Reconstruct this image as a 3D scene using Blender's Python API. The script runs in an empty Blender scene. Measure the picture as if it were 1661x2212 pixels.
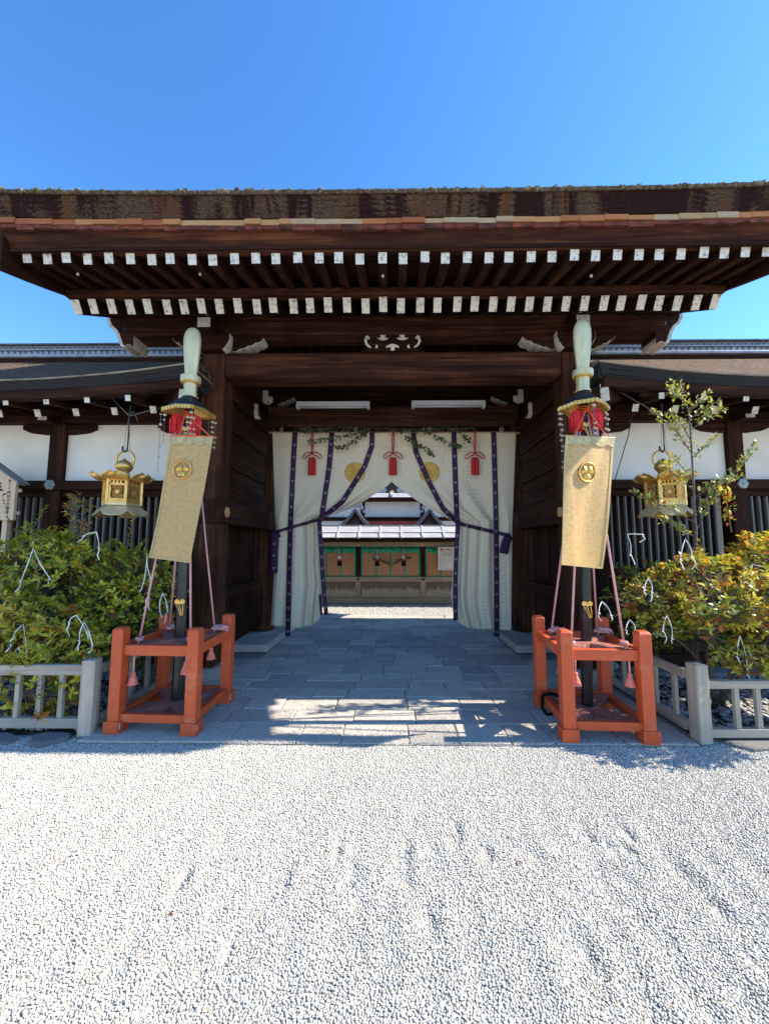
import bpy, math, random
import numpy as np
from mathutils import Vector, Matrix
random.seed(7); np.random.seed(7)
R = math.radians
sc = bpy.context.scene
col = sc.collection

# ------------------------------------------------------------------ camera, sky, sun, exposure
CAM_H = 1.55
PITCH = math.atan(142 / 1540.0)
YAW = R(0.65)
FD = 1540 / 1.8513            # focal length in pixels of a 1661 x 2212 view of the photograph
CXD, CYD = 838.9, 1106.2
cam = bpy.data.objects.new('camera', bpy.data.cameras.new('camera'))
col.objects.link(cam)
cam.data.sensor_fit = 'HORIZONTAL'; cam.data.sensor_width = 36
cam.data.lens = 36 * 1540 / 3075.0
cam.data.shift_x = -(CXD - 830.5) / 1661.0
cam.data.clip_start = 0.05; cam.data.clip_end = 600
cam.location = (0, 0, CAM_H)
cam.rotation_euler = (math.pi / 2 + PITCH, 0, YAW)
sc.camera = cam

SUN_EL = R(41.6); SUN_AZ = R(1.0)            # azimuth measured from +X towards +Y
sun_dir = Vector((math.cos(SUN_EL) * math.cos(SUN_AZ), math.cos(SUN_EL) * math.sin(SUN_AZ), math.sin(SUN_EL)))
w = bpy.data.worlds.new('World'); sc.world = w; w.use_nodes = True
wn = w.node_tree; bg = wn.nodes['Background']
sky = wn.nodes.new('ShaderNodeTexSky'); sky.sky_type = 'NISHITA'; sky.sun_disc = False
sky.sun_elevation = SUN_EL; sky.sun_rotation = math.pi / 2 - SUN_AZ
sky.altitude = 400; sky.air_density = 1.0; sky.dust_density = 0.1; sky.ozone_density = 3.5
hs = wn.nodes.new('ShaderNodeHueSaturation'); hs.inputs['Saturation'].default_value = 1.22; hs.inputs['Hue'].default_value = .503; wn.links.new(sky.outputs[0], hs.inputs['Color']); wn.links.new(hs.outputs[0], bg.inputs[0]); bg.inputs[1].default_value = 0.115
sl = bpy.data.lights.new('sun', 'SUN'); sl.energy = 3.3; sl.angle = R(0.53); sl.color = (1.0, 0.90, 0.76)
so = bpy.data.objects.new('sun', sl); col.objects.link(so)
so.rotation_euler = (-sun_dir).to_track_quat('-Z', 'Y').to_euler()
sc.view_settings.view_transform = 'Standard'; sc.view_settings.look = 'None'
sc.view_settings.gamma = 1; sc.view_settings.use_curve_mapping = False
sc.view_settings.exposure = 1.72


# ------------------------------------------------------------------ pixel -> direction -> point
def _ray(x, y):
    u = (x - CXD) / FD; v = (CYD - y) / FD
    f = math.cos(PITCH) - v * math.sin(PITCH); z = math.sin(PITCH) + v * math.cos(PITCH)
    return (u * math.cos(YAW) - f * math.sin(YAW), u * math.sin(YAW) + f * math.cos(YAW), z)
def at(x, y, Y):
    r = _ray(x, y); s = Y / r[1]
    return Vector((r[0] * s, Y, CAM_H + r[2] * s))
def ground(x, y, Z=0.0):
    r = _ray(x, y); s = (Z - CAM_H) / r[2]
    return Vector((r[0] * s, r[1] * s, Z))
def c7(x, y, Y):              # the same for the enlarged view of the curtain
    return at((1000 + .6623 * x) / 1.8513, (1650 + .6623 * y) / 1.8513, Y)
def lerp(a, b, t): return a + (b - a) * t
def interp(x, pts):
    return float(np.interp(x, [p[0] for p in pts], [p[1] for p in pts]))


# ------------------------------------------------------------------ mesh helpers
WL = {}
class MB:
    def __init__(s): s.v = []; s.f = []
    def add(s, vs, fs):
        n = len(s.v); s.v += [tuple(v) for v in vs]; s.f += [tuple(i + n for i in f) for f in fs]; return s
    def box(s, c, d, rz=0.0):
        hx, hy, hz = d[0] / 2, d[1] / 2, d[2] / 2; ca, sa = math.cos(rz), math.sin(rz)
        vs = []
        for z in (-hz, hz):
            for x, y in ((-hx, -hy), (hx, -hy), (hx, hy), (-hx, hy)):
                vs.append((c[0] + x * ca - y * sa, c[1] + x * sa + y * ca, c[2] + z))
        return s.add(vs, [(3, 2, 1, 0), (4, 5, 6, 7), (0, 1, 5, 4), (1, 2, 6, 5), (2, 3, 7, 6), (3, 0, 4, 7)])
    def bb(s, x0, x1, y0, y1, z0, z1):
        return s.box(((x0 + x1) / 2, (y0 + y1) / 2, (z0 + z1) / 2), (abs(x1 - x0), abs(y1 - y0), abs(z1 - z0)))
    def beam(s, p0, p1, wd, h, up=(0, 0, 1), wd1=None, h1=None):
        p0 = Vector(p0); p1 = Vector(p1); d = (p1 - p0).normalized(); up = Vector(up)
        sx = d.cross(up).normalized(); uz = sx.cross(d).normalized()
        vs = []
        for p, a, b in ((p0, wd, h), (p1, wd1 or wd, h1 or h)):
            for i, j in ((-1, -1), (1, -1), (1, 1), (-1, 1)):
                vs.append(p + sx * (i * a / 2) + uz * (j * b / 2))
        return s.add(vs, [(0, 1, 2, 3), (7, 6, 5, 4), (0, 4, 5, 1), (1, 5, 6, 2), (2, 6, 7, 3), (3, 7, 4, 0)])
    def tube(s, pts, r, seg=6, caps=True):
        pts = [Vector(p) for p in pts]; n = len(pts); rr = r if isinstance(r, (list, tuple)) else [r] * n
        vs = []; ref = Vector((0.31, 0.17, 0.93))
        for i, p in enumerate(pts):
            d = (pts[min(i + 1, n - 1)] - pts[max(i - 1, 0)])
            d = d.normalized() if d.length > 1e-9 else Vector((0, 0, 1))
            a = d.cross(ref)
            if a.length < .05: a = d.cross(Vector((1, 0, 0)))
            a.normalize(); b = d.cross(a)
            for k in range(seg):
                t = 2 * math.pi * k / seg
                vs.append(p + (a * math.cos(t) + b * math.sin(t)) * rr[i])
        fs = []
        for i in range(n - 1):
            for k in range(seg):
                k2 = (k + 1) % seg
                fs.append((i * seg + k, i * seg + k2, (i + 1) * seg + k2, (i + 1) * seg + k))
        if caps: fs += [tuple(range(seg))[::-1], tuple((n - 1) * seg + k for k in range(seg))]
        return s.add(vs, fs)
    def lathe(s, prof, c, seg=16, a0=0.0, sy=1.0, wob=None):
        vs = []; n = len(prof)
        for r, z in prof:
            for k in range(seg):
                t = a0 + 2 * math.pi * k / seg; q = r * (wob(t, z) if wob else 1)
                vs.append((c[0] + q * math.cos(t), c[1] + q * sy * math.sin(t), c[2] + z))
        fs = []
        for i in range(n - 1):
            for k in range(seg):
                k2 = (k + 1) % seg
                fs.append((i * seg + k, i * seg + k2, (i + 1) * seg + k2, (i + 1) * seg + k))
        fs += [tuple(range(seg))[::-1], tuple((n - 1) * seg + k for k in range(seg))]
        return s.add(vs, fs)
    def prism(s, poly, o, u, v, nrm, depth):
        o = Vector(o); u = Vector(u); v = Vector(v); nrm = Vector(nrm); n = len(poly)
        vs = [o + u * a + v * b for a, b in poly] + [o + u * a + v * b + nrm * depth for a, b in poly]
        fs = [tuple(range(n))[::-1], tuple(range(n, 2 * n))] + [(i, (i + 1) % n, n + (i + 1) % n, n + i) for i in range(n)]
        return s.add(vs, fs)
    def yz(s, poly, x0, x1): return s.prism(poly, (x0, 0, 0), (0, 1, 0), (0, 0, 1), (1, 0, 0), x1 - x0)
    def xz(s, poly, y0, y1): return s.prism(poly, (0, y0, 0), (1, 0, 0), (0, 0, 1), (0, 1, 0), y1 - y0)
    def grid(s, fn, nu, nv):
        vs = [fn(i / nu, j / nv) for j in range(nv + 1) for i in range(nu + 1)]
        fs = [(j * (nu + 1) + i, j * (nu + 1) + i + 1, (j + 1) * (nu + 1) + i + 1, (j + 1) * (nu + 1) + i) for j in range(nv) for i in range(nu)]
        return s.add(vs, fs)
    def build(s, name, mat, parent=None, smooth=False, bevel=0, solid=0, uv=None, fix=True):
        a = np.array(s.v, dtype=float); c = (a.min(0) + a.max(0)) / 2
        me = bpy.data.meshes.new(name)
        me.from_pydata([tuple(p) for p in (a - c)], [], s.f)
        if fix:
            import bmesh
            bm = bmesh.new(); bm.from_mesh(me); bmesh.ops.recalc_face_normals(bm, faces=bm.faces); bm.to_mesh(me); bm.free()
        if uv is not None:
            ul = me.uv_layers.new(name='UVMap')
            for lp in me.loops: ul.data[lp.index].uv = uv[lp.vertex_index]
        me.materials.append(M[mat])
        if smooth:
            me.polygons.foreach_set('use_smooth', [True] * len(me.polygons))
        return piece(name, me, Vector(c), parent, bevel=bevel, solid=solid)

def piece(name, me, loc, parent=None, rot=None, bevel=0, solid=0, scale=None):
    o = bpy.data.objects.new(name, me); col.objects.link(o)
    loc = Vector(loc)
    if parent is not None:
        o.parent = parent; o.location = loc - WL[parent.name]
    else: o.location = loc
    if rot is not None: o.rotation_euler = rot
    if scale is not None: o.scale = scale
    WL[o.name] = loc
    if solid:
        m = o.modifiers.new('solid', 'SOLIDIFY'); m.thickness = solid; m.offset = 0
    if bevel:
        m = o.modifiers.new('bevel', 'BEVEL'); m.width = bevel; m.segments = 2; m.limit_method = 'ANGLE'; m.angle_limit = R(40)
    return o
def thing(name, loc, label, cat, group=None):
    o = bpy.data.objects.new(name, None); col.objects.link(o); o.location = Vector(loc); o.empty_display_size = .1
    WL[o.name] = Vector(loc); return tag(o, label, cat, group)
def tag(o, label=None, cat=None, group=None, kind=None):
    if label: o['label'] = label
    if cat: o['category'] = cat
    if group: o['group'] = group
    if kind: o['kind'] = kind
    return o
def structure(o): o['kind'] = 'structure'; return o
def stuff(o): o['kind'] = 'stuff'; return o


# ------------------------------------------------------------------ materials
M = {}
class NT:
    def __init__(s, name, rough=.6, metal=0.0, spec=.5):
        s.m = bpy.data.materials.new(name); s.m.use_nodes = True; s.t = s.m.node_tree
        s.b = s.t.nodes['Principled BSDF']; s.b.inputs['Roughness'].default_value = rough
        s.b.inputs['Metallic'].default_value = metal; s.b.inputs['Specular IOR Level'].default_value = spec
        M[name] = s.m
    def n(s, t, **k):
        x = s.t.nodes.new('ShaderNode' + t)
        for a, b in k.items(): setattr(x, a, b)
        return x
    def L(s, a, b): s.t.links.new(a, b)
    def coord(s, scale=(1, 1, 1), kind='Object', rnd=True):
        tc = s.n('TexCoord'); mp = s.n('Mapping'); mp.inputs['Scale'].default_value = scale
        if rnd:
            oi = s.n('ObjectInfo'); mu = s.n('Math', operation='MULTIPLY'); mu.inputs[1].default_value = 37.0
            s.L(oi.outputs['Random'], mu.inputs[0])
            ad = s.n('VectorMath', operation='ADD'); s.L(tc.outputs[kind], ad.inputs[0]); s.L(mu.outputs[0], ad.inputs[1])
            s.L(ad.outputs[0], mp.inputs['Vector'])
        else: s.L(tc.outputs[kind], mp.inputs['Vector'])
        return mp.outputs[0]
    def noise(s, vec, scale=5, det=4, rough=.55, dist=0):
        x = s.n('TexNoise'); x.inputs['Scale'].default_value = scale; x.inputs['Detail'].default_value = det
        x.inputs['Roughness'].default_value = rough; x.inputs['Distortion'].default_value = dist
        s.L(vec, x.inputs['Vector']); return x.outputs['Fac']
    def vor(s, vec, scale=5, feat='F1', out='Distance'):
        x = s.n('TexVoronoi', feature=feat); x.inputs['Scale'].default_value = scale; s.L(vec, x.inputs['Vector']); return x.outputs[out]
    def ramp(s, fac, stops, inter='LINEAR'):
        x = s.n('ValToRGB'); e = x.color_ramp.elements; x.color_ramp.interpolation = inter
        while len(e) < len(stops): e.new(.5)
        for i, (p, c) in enumerate(stops):
            e[i].position = p; e[i].color = (*c, 1) if len(c) == 3 else c
        s.L(fac, x.inputs[0]); return x.outputs[0]
    def mix(s, fac, a, b, mode='MIX'):
        x = s.n('MixRGB', blend_type=mode)
        for i, v in ((0, fac), (1, a), (2, b)):
            if isinstance(v, (int, float)): x.inputs[i].default_value = v
            elif isinstance(v, tuple): x.inputs[i].default_value = (*v, 1)
            else: s.L(v, x.inputs[i])
        return x.outputs[0]
    def color(s, c):
        if isinstance(c, tuple): s.b.inputs['Base Color'].default_value = (*c, 1)
        else: s.L(c, s.b.inputs['Base Color'])
        return s
    def bump(s, fac, strength=.3, dist=.01):
        x = s.n('Bump'); x.inputs['Strength'].default_value = strength; x.inputs['Distance'].default_value = dist
        s.L(fac, x.inputs['Height']); s.L(x.outputs[0], s.b.inputs['Normal']); return s

def wood(name, axis, c0, c1, c2, rough=.62, stretch=.06, scale=26, bump=.35, stain=None):
    sc_ = [1, 1, 1]; sc_['xyz'.index(axis)] = stretch
    m = NT(name, rough, 0, .12 if c1[0] < .1 else .3); v = m.coord(tuple(sc_))
    g = m.noise(v, scale, 6, .65, .6); big = m.noise(m.coord((1, 1, 1)), 2.2, 3)
    c = m.ramp(g, [(.30, c0), (.50, c1), (.72, c2)])
    v2 = m.coord(tuple(1 if q_ == 1 else .07 for q_ in sc_)); streak = m.noise(v2, 7, 4, .6, 1.0)
    c = m.mix(m.ramp(streak, [(.46, (0, 0, 0)), (.62, (.75, .75, .75))]), c, m.mix(.55, c, c2))
    c = m.mix(m.ramp(big, [(.35, (0, 0, 0)), (.7, (.8, .8, .8))]), c, m.mix(.5, c, c1, 'MULTIPLY') if stain is None else stain)
    m.color(c); m.bump(g, bump, .006)
for ax in 'xyz':
    wood('timber_' + ax, ax, (.004, .0018, .0012), (.022, .0072, .0040), (.085, .032, .016), .75, .04, 22, .7, stain=(.022, .0065, .0035))  # darker copy of the wood: shade under the eaves put into its colour
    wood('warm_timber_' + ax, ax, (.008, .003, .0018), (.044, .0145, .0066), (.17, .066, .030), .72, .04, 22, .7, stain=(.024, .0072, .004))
    wood('grey_wood_' + ax, ax, (.21, .175, .125), (.41, .35, .265), (.56, .485, .375), .85, .05, 24, .6, stain=(.31, .28, .23))
    wood('pale_wood_' + ax, ax, (.20, .145, .09), (.34, .26, .17), (.45, .36, .25), .75, .05, 18, .3, stain=(.25, .19, .13))
    wood('cedar_' + ax, ax, (.50, .34, .20), (.60, .43, .27), (.68, .51, .34), .65, .05, 16, .15, stain=(.60, .43, .27))

m = NT('white_paint', .75, 0, .3); v = m.coord()
n1 = m.noise(v, 30, 5, .6); m.color(m.ramp(n1, [(.33, (.16, .12, .08)), (.44, (.58, .55, .48)), (.7, (.72, .69, .63))])); m.bump(n1, .25, .004)
m = NT('plaster', .85, 0, .2); v = m.coord()
n1 = m.noise(v, 1.6, 4); m.color(m.ramp(n1, [(.3, (.70, .645, .565)), (.7, (.82, .77, .69))])); m.bump(m.noise(v, 60, 3), .08, .004)
# thick bark roofing seen on its cut edge
m = NT('bark_edge', .9, 0, .15); v = m.coord((1, 1, 4.5)); g = m.noise(v, 38, 6, .75); blotch = m.noise(m.coord((1, 1, .9), rnd=False), 2.6, 6, .68, .6); b2 = m.noise(m.coord((1.3, 1, 1.2), rnd=False), 6.2, 4, .6, .8)
c = m.ramp(g, [(.34, (.018, .011, .008)), (.52, (.12, .072, .040)), (.70, (.34, .215, .115))])
dk = m.ramp(g, [(.35, (.010, .003, .003)), (.65, (.060, .017, .013))])
c = m.mix(m.ramp(b2, [(.5, (0, 0, 0)), (.62, (.9, .9, .9))]), c, m.ramp(g, [(.32, (.035, .012, .006)), (.7, (.30, .115, .04))]))
c = m.mix(m.ramp(blotch, [(.47, (0, 0, 0)), (.53, (1, 1, 1))]), c, dk)
m.color(c); m.bump(g, 1.0, .03)
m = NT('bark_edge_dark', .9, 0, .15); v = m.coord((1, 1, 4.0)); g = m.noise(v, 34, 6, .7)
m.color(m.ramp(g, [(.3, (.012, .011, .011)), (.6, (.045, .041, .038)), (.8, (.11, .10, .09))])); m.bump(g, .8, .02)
m = NT('bark_top', .92, 0, .15); v = m.coord((1, .35, .35)); g = m.noise(v, 42, 6, .75); b = m.noise(m.coord(), 3, 4)
m.color(m.mix(m.ramp(b, [(.35, (0, 0, 0)), (.7, (.55, .55, .55))]), m.ramp(g, [(.36, (.035, .022, .015)), (.52, (.17, .11, .066)), (.68, (.42, .29, .18))]), (.085, .07, .052))); m.bump(g, 1, .05)
m = NT('bark_lip', .85); v = m.coord((.3, 1, 1)); m.color(m.ramp(m.noise(v, 18, 4), [(.3, (.16, .12, .08)), (.7, (.36, .29, .21))]))
m = NT('eave_shingle', .75); oi = m.n('ObjectInfo'); v = m.coord((.25, 1, 3))
nz = m.n('TexNoise'); nz.inputs['Scale'].default_value = 1.1; nz.inputs['Detail'].default_value = 2; m.L(oi.outputs['Location'], nz.inputs['Vector'])
ra = m.n('Math', operation='MULTIPLY_ADD'); m.L(oi.outputs['Random'], ra.inputs[0]); ra.inputs[1].default_value = .13; m.L(nz.outputs['Fac'], ra.inputs[2])
base = m.ramp(ra.outputs[0], [(.40, (.34, .10, .03)), (.50, (.46, .18, .05)), (.60, (.48, .26, .10)), (.68, (.46, .34, .19)), (.78, (.42, .24, .10))])
m.color(m.mix(m.ramp(m.noise(v, 20, 5), [(.3, (.6, .6, .6)), (.7, (0, 0, 0))]), base, m.mix(.6, base, (.25, .10, .05), 'MULTIPLY')))
m = NT('under_shingle', .85); m.color(m.ramp(m.noise(m.coord((.4, 1, 1)), 22, 4), [(.35, (.03, .008, .005)), (.7, (.22, .05, .022))]))
m = NT('moss', .95, 0, .1); m.color(m.ramp(m.noise(m.coord(), 14, 3), [(.3, (.04, .038, .024)), (.55, (.15, .14, .095)), (.75, (.34, .32, .25))]))
m = NT('vermilion', .48, 0, .45); v = m.coord(); n1 = m.noise(v, 9, 5, .6); n2 = m.noise(v, 55, 3)
c = m.ramp(n1, [(.3, (.50, .080, .022)), (.6, (.60, .085, .021)), (.8, (.66, .115, .03))])
c = m.mix(m.ramp(m.noise(v, 16, 5, .7), [(.70, (0, 0, 0)), (.74, (.8, .8, .8))]), c, (.24, .08, .05)); c = m.mix(m.ramp(m.noise(v, 5, 6, .7), [(.55, (0, 0, 0)), (.68, (.5, .5, .5))]), c, (.60, .20, .10)); m.color(c); m.bump(m.mix(.4, n2, m.noise(m.coord((1, 1, .08)), 60, 4)), .22, .004)
m = NT('vermilion_chip', .7); m.color((.52, .45, .38))
m = NT('vermilion_faded', .75); v = m.coord(); m.color(m.ramp(m.noise(v, 26, 5, .7), [(.3, (.22, .07, .05)), (.7, (.36, .15, .115))]))
m = NT('black_lacquer', .28, 0, .5); m.color(m.ramp(m.noise(m.coord(), 14, 4), [(.3, (.006, .006, .007)), (.8, (.022, .022, .024))]))
m = NT('black_roof', .42, 0, .5); m.color(m.ramp(m.noise(m.coord(), 10, 4), [(.3, (.010, .012, .016)), (.8, (.03, .033, .04))]))
m = NT('black_cloth', .9, 0, .1); m.color((.008, .008, .009))
m = NT('gold', .38, .65); v = m.coord(); n1 = m.noise(v, 16, 4); m.color(m.ramp(n1, [(.3, (.62, .34, .07)), (.65, (.80, .50, .13))])); m.bump(n1, .12, .004)
m = NT('lantern_gold', .42, .75); v = m.coord(); n1 = m.noise(v, 12, 4); m.color(m.ramp(n1, [(.3, (.66, .36, .08)), (.65, (.90, .58, .19))])); m.bump(n1, .1, .003)
m = NT('lantern_pale', .45, .5); v = m.coord(); m.color(m.ramp(m.noise(v, 12, 4), [(.3, (.62, .47, .24)), (.7, (.84, .68, .38))]))
m = NT('pierced_dark', .8); m.color((.035, .024, .012))
m = NT('blade_metal', .38, .35); v = m.coord((1, 1, .3)); n1 = m.noise(v, 11, 5, .6)
m.color(m.ramp(n1, [(.3, (.50, .42, .22)), (.55, (.66, .57, .32)), (.8, (.72, .53, .23))]))
m = NT('patina', .6, .3); m.color(m.ramp(m.noise(m.coord(), 20, 4), [(.3, (.20, .25, .21)), (.7, (.38, .43, .37))]))
m = NT('gold_cloth', .55, .35); m.color(m.ramp(m.noise(m.coord(), 14, 3), [(.3, (.60, .36, .07)), (.7, (.78, .50, .13))]))
# brocade
m = NT('brocade', .52, .15, .5); v = m.coord((1, 1, 1), 'UV', False)
vo = m.vor(v, 24); fl = m.ramp(vo, [(.36, (1, 1, 1)), (.43, (0, 0, 0))])
vein = m.ramp(m.vor(v, 55, 'DISTANCE_TO_EDGE'), [(.06, (1, 1, 1)), (.14, (0, 0, 0))])
c = m.mix(m.mix(.45, fl, m.noise(v, 60, 2), 'MULTIPLY'), (.50, .30, .10), (.41, .235, .07)); c = m.mix(m.mix(.5, vein, (.5, .5, .5), 'MULTIPLY'), c, (.57, .37, .145))
m.color(c); m.bump(m.mix(.5, fl, vein), .3, .003)
m = NT('brocade_hem', .5, .15); m.color(m.ramp(m.noise(m.coord((1, 1, .4)), 30, 4), [(.3, (.36, .26, .10)), (.7, (.52, .42, .20))]))
m = NT('brocade_hem2', .5, .15); m.color(m.ramp(m.noise(m.coord(), 60, 3), [(.3, (.42, .27, .10)), (.7, (.56, .38, .16))]))
# curtain cloth with woven spots in columns
m = NT('curtain_silk', .72, 0, .3); v = m.coord((1, 1, 1), 'UV', False); vo = m.n('TexVoronoi'); vo.inputs['Scale'].default_value = 15; vo.inputs['Randomness'].default_value = .22; m.L(v, vo.inputs['Vector'])
dots = m.ramp(vo.outputs['Distance'], [(.24, (1, 1, 1)), (.33, (0, 0, 0))]); patch = m.ramp(m.noise(m.coord((1, .12, 1), 'UV', False), 3.2, 2), [(.50, (.05, .05, .05)), (.60, (.8, .8, .8))])
m.color(m.mix(m.mix(1, dots, patch, 'MULTIPLY'), (.96, .83, .62), (.68, .585, .43)))
tr = m.n('BsdfTranslucent'); tr.inputs[0].default_value = (.8, .74, .62, 1); mx = m.n('MixShader'); mx.inputs[0].default_value = .22
out = m.t.nodes['Material Output']; m.L(m.b.outputs[0], mx.inputs[1]); m.L(tr.outputs[0], mx.inputs[2]); m.L(mx.outputs[0], out.inputs[0])
m = NT('purple_silk', .6, 0, .4); m.color(m.ramp(m.noise(m.coord(), 30, 3), [(.3, (.026, .004, .036)), (.7, (.048, .008, .062))]))
m = NT('pale_mark', .7); m.color((.40, .36, .46))
m = NT('red_silk', .6, 0, .4); m.color(m.ramp(m.noise(m.coord((1, 1, .1)), 60, 3), [(.3, (.36, .008, .008)), (.7, (.62, .022, .018))]))
m = NT('red_pompom', .8, 0, .2); m.color(m.ramp(m.noise(m.coord((1, 1, .15)), 50, 3), [(.3, (.50, .01, .012)), (.7, (.78, .05, .05))]))
m = NT('orange_cord', .7); m.color((.75, .11, .03))
m = NT('pink_rope', .8, 0, .2); m.color(m.ramp(m.noise(m.coord(), 60, 3), [(.3, (.55, .25, .24)), (.7, (.72, .42, .40))]))
m = NT('pink_tassel', .8, 0, .2); v = m.coord((1, 1, .08)); m.color(m.ramp(m.noise(v, 90, 3), [(.3, (.62, .10, .07)), (.7, (.85, .30, .23))]))
m = NT('bead', .4, .2); m.color((.62, .47, .28))
m = NT('lattice_grey', .8); m.color(m.ramp(m.noise(m.coord((1, 1, .1)), 20, 4), [(.3, (.12, .115, .105)), (.7, (.22, .21, .19))]))
m = NT('bead_blue', .3); m.color((.20, .17, .22))
m = NT('ribbon_pale', .8); m.color((.45, .24, .28))
# stone
def stone(name, c0, c1, c2, sp=140):
    m = NT(name, .88, 0, .25); v = m.coord(); oi = m.n('ObjectInfo')
    f = m.noise(v, sp, 3, .8); b = m.noise(v, 3.5, 4, .6)
    c = m.ramp(f, [(.34, c0), (.52, c1), (.7, c2)])
    c = m.mix(m.ramp(b, [(.35, (.0, .0, .0)), (.75, (.35, .35, .35))]), c, (.18, .165, .14))
    tint = m.ramp(oi.outputs['Random'], [(0, (.80, .81, .84)), (.45, (1, 1, 1)), (.86, (1.0, .97, .93)), (.9, (.76, .70, .69)), (.95, (.68, .71, .78))], 'CONSTANT')
    m.color(m.mix(1, c, tint, 'MULTIPLY')); m.bump(m.mix(.5, f, m.noise(v, 24, 4)), .8, .012)
stone('granite', (.34, .305, .255), (.55, .50, .425), (.70, .65, .56), 60)
stone('granite_dark', (.14, .13, .12), (.24, .23, .215), (.36, .35, .33), 90)
m = NT('joint_sand', .95, 0, .1); m.color(m.ramp(m.noise(m.coord(), 90, 4), [(.3, (.17, .155, .13)), (.7, (.36, .34, .30))]))
m = NT('gravel_bed', .95, 0, .15); v = m.coord(); f = m.vor(v, 85); b = m.noise(v, .9, 4)
c = m.ramp(f, [(.1, (.58, .55, .49)), (.45, (.46, .435, .385)), (.7, (.22, .205, .18))]); m.color(m.mix(m.ramp(b, [(.4, (0, 0, 0)), (.7, (.3, .3, .3))]), c, (.48, .46, .42))); m.bump(f, -.8, .012)
m = NT('pebble', .85, 0, .3); a = m.n('Attribute', attribute_name='col'); m.color(m.mix(m.ramp(m.noise(m.coord(), 200, 2), [(.35, (.25, .25, .25)), (.6, (0, 0, 0))]), a.outputs['Color'], (.34, .33, .31)))
m = NT('dry_leaf', .8); m.color((.16, .05, .022))
m = NT('soil', .95, 0, .1); m.color(m.ramp(m.noise(m.coord(), 16, 5), [(.3, (.022, .018, .013)), (.7, (.09, .075, .055))])); m.bump(m.noise(m.coord(), 40, 4), .8, .02)
m = NT('tile', .42, 0, .5); v = m.coord(); m.color(m.ramp(m.noise(v, 8, 4), [(.3, (.075, .085, .10)), (.7, (.16, .175, .195))]))
m = NT('tile_pale', .5, 0, .5); m.color(m.ramp(m.noise(m.coord(), 5, 4), [(.3, (.22, .24, .27)), (.7, (.40, .42, .45))]))
m = NT('light_housing', .45); m.color((.72, .73, .74))
m = NT('light_tube', .3); m.color((.62, .66, .70))
m = NT('bamboo', .4); m.color(m.ramp(m.noise(m.coord((.2, 1, 1)), 9, 3), [(.3, (.42, .20, .07)), (.7, (.58, .32, .13))]))
m = NT('green_silk', .6); v = m.coord(); m.color(m.ramp(m.noise(v, 16, 4, .6, 1.5), [(.42, (.006, .14, .075)), (.55, (.014, .36, .19)), (.7, (.025, .46, .25))]))
m = NT('reed', .8); v = m.coord((.08, 1, 1)); m.color(m.ramp(m.noise(v, 90, 4, .7), [(.3, (.32, .14, .065)), (.6, (.50, .24, .12)), (.8, (.60, .33, .18))])); m.bump(m.noise(v, 90, 4), .3, .005)
m = NT('board_stained', .8, 0, .3); v = m.coord((1, 1, .12)); g = m.noise(v, 24, 5, .7); tc = m.n('TexCoord'); sp = m.n('SeparateXYZ'); m.L(tc.outputs['Generated'], sp.inputs[0])
up = m.n('Math', operation='ADD'); m.L(sp.outputs['Z'], up.inputs[0]); gs = m.n('Math', operation='MULTIPLY'); m.L(m.noise(m.coord((1, 1, .03)), 36, 3), gs.inputs[0]); gs.inputs[1].default_value = .9; m.L(gs.outputs[0], up.inputs[1])
m.color(m.mix(m.ramp(up.outputs[0], [(1.02, (0, 0, 0)), (1.3, (.85, .85, .85))]) if False else m.ramp(up.outputs[0], [(.92, (0, 0, 0)), (1.0, (.8, .8, .8))]), m.ramp(g, [(.3, (.30, .235, .165)), (.7, (.46, .38, .285))]), (.11, .065, .04)))
m = NT('red_lattice', .6); m.color(m.ramp(m.noise(m.coord(), 30, 3), [(.3, (.42, .06, .04)), (.7, (.60, .11, .07))]))
m = NT('copper_sheet', .5, .1); m.color(m.ramp(m.noise(m.coord((.2, 1, 1)), 12, 4), [(.3, (.34, .34, .34)), (.7, (.52, .52, .53))]))
m = NT('carved_dark', .7); m.color((.03, .02, .018))
m = NT('paper', .8); m.color((.72, .70, .66))
m = NT('poster_paper', .7); m.color((.72, .68, .62))
m = NT('ink', .8); m.color((.035, .03, .03))
m = NT('ink_faint', .8); m.color((.20, .18, .17))
m = NT('ink_red', .8); m.color((.55, .03, .02))
m = NT('wire', .6); m.color((.02, .022, .026))
m = NT('wire_grey', .6); m.color((.14, .15, .15))
m = NT('twig', .85); m.color(m.ramp(m.noise(m.coord(), 30, 3), [(.3, (.07, .05, .035)), (.7, (.20, .165, .13))]))
m = NT('bulb', .2); m.color((.55, .38, .28))
m = NT('leaf', .36, 0, .5); a = m.n('Attribute', attribute_name='col'); m.color(a.outputs['Color'])
tr = m.n('BsdfTranslucent'); m.L(a.outputs['Color'], tr.inputs[0]); mx = m.n('MixShader'); mx.inputs[0].default_value = .36
out = m.t.nodes['Material Output']; m.L(m.b.outputs[0], mx.inputs[1]); m.L(tr.outputs[0], mx.inputs[2]); m.L(mx.outputs[0], out.inputs[0])


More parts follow.
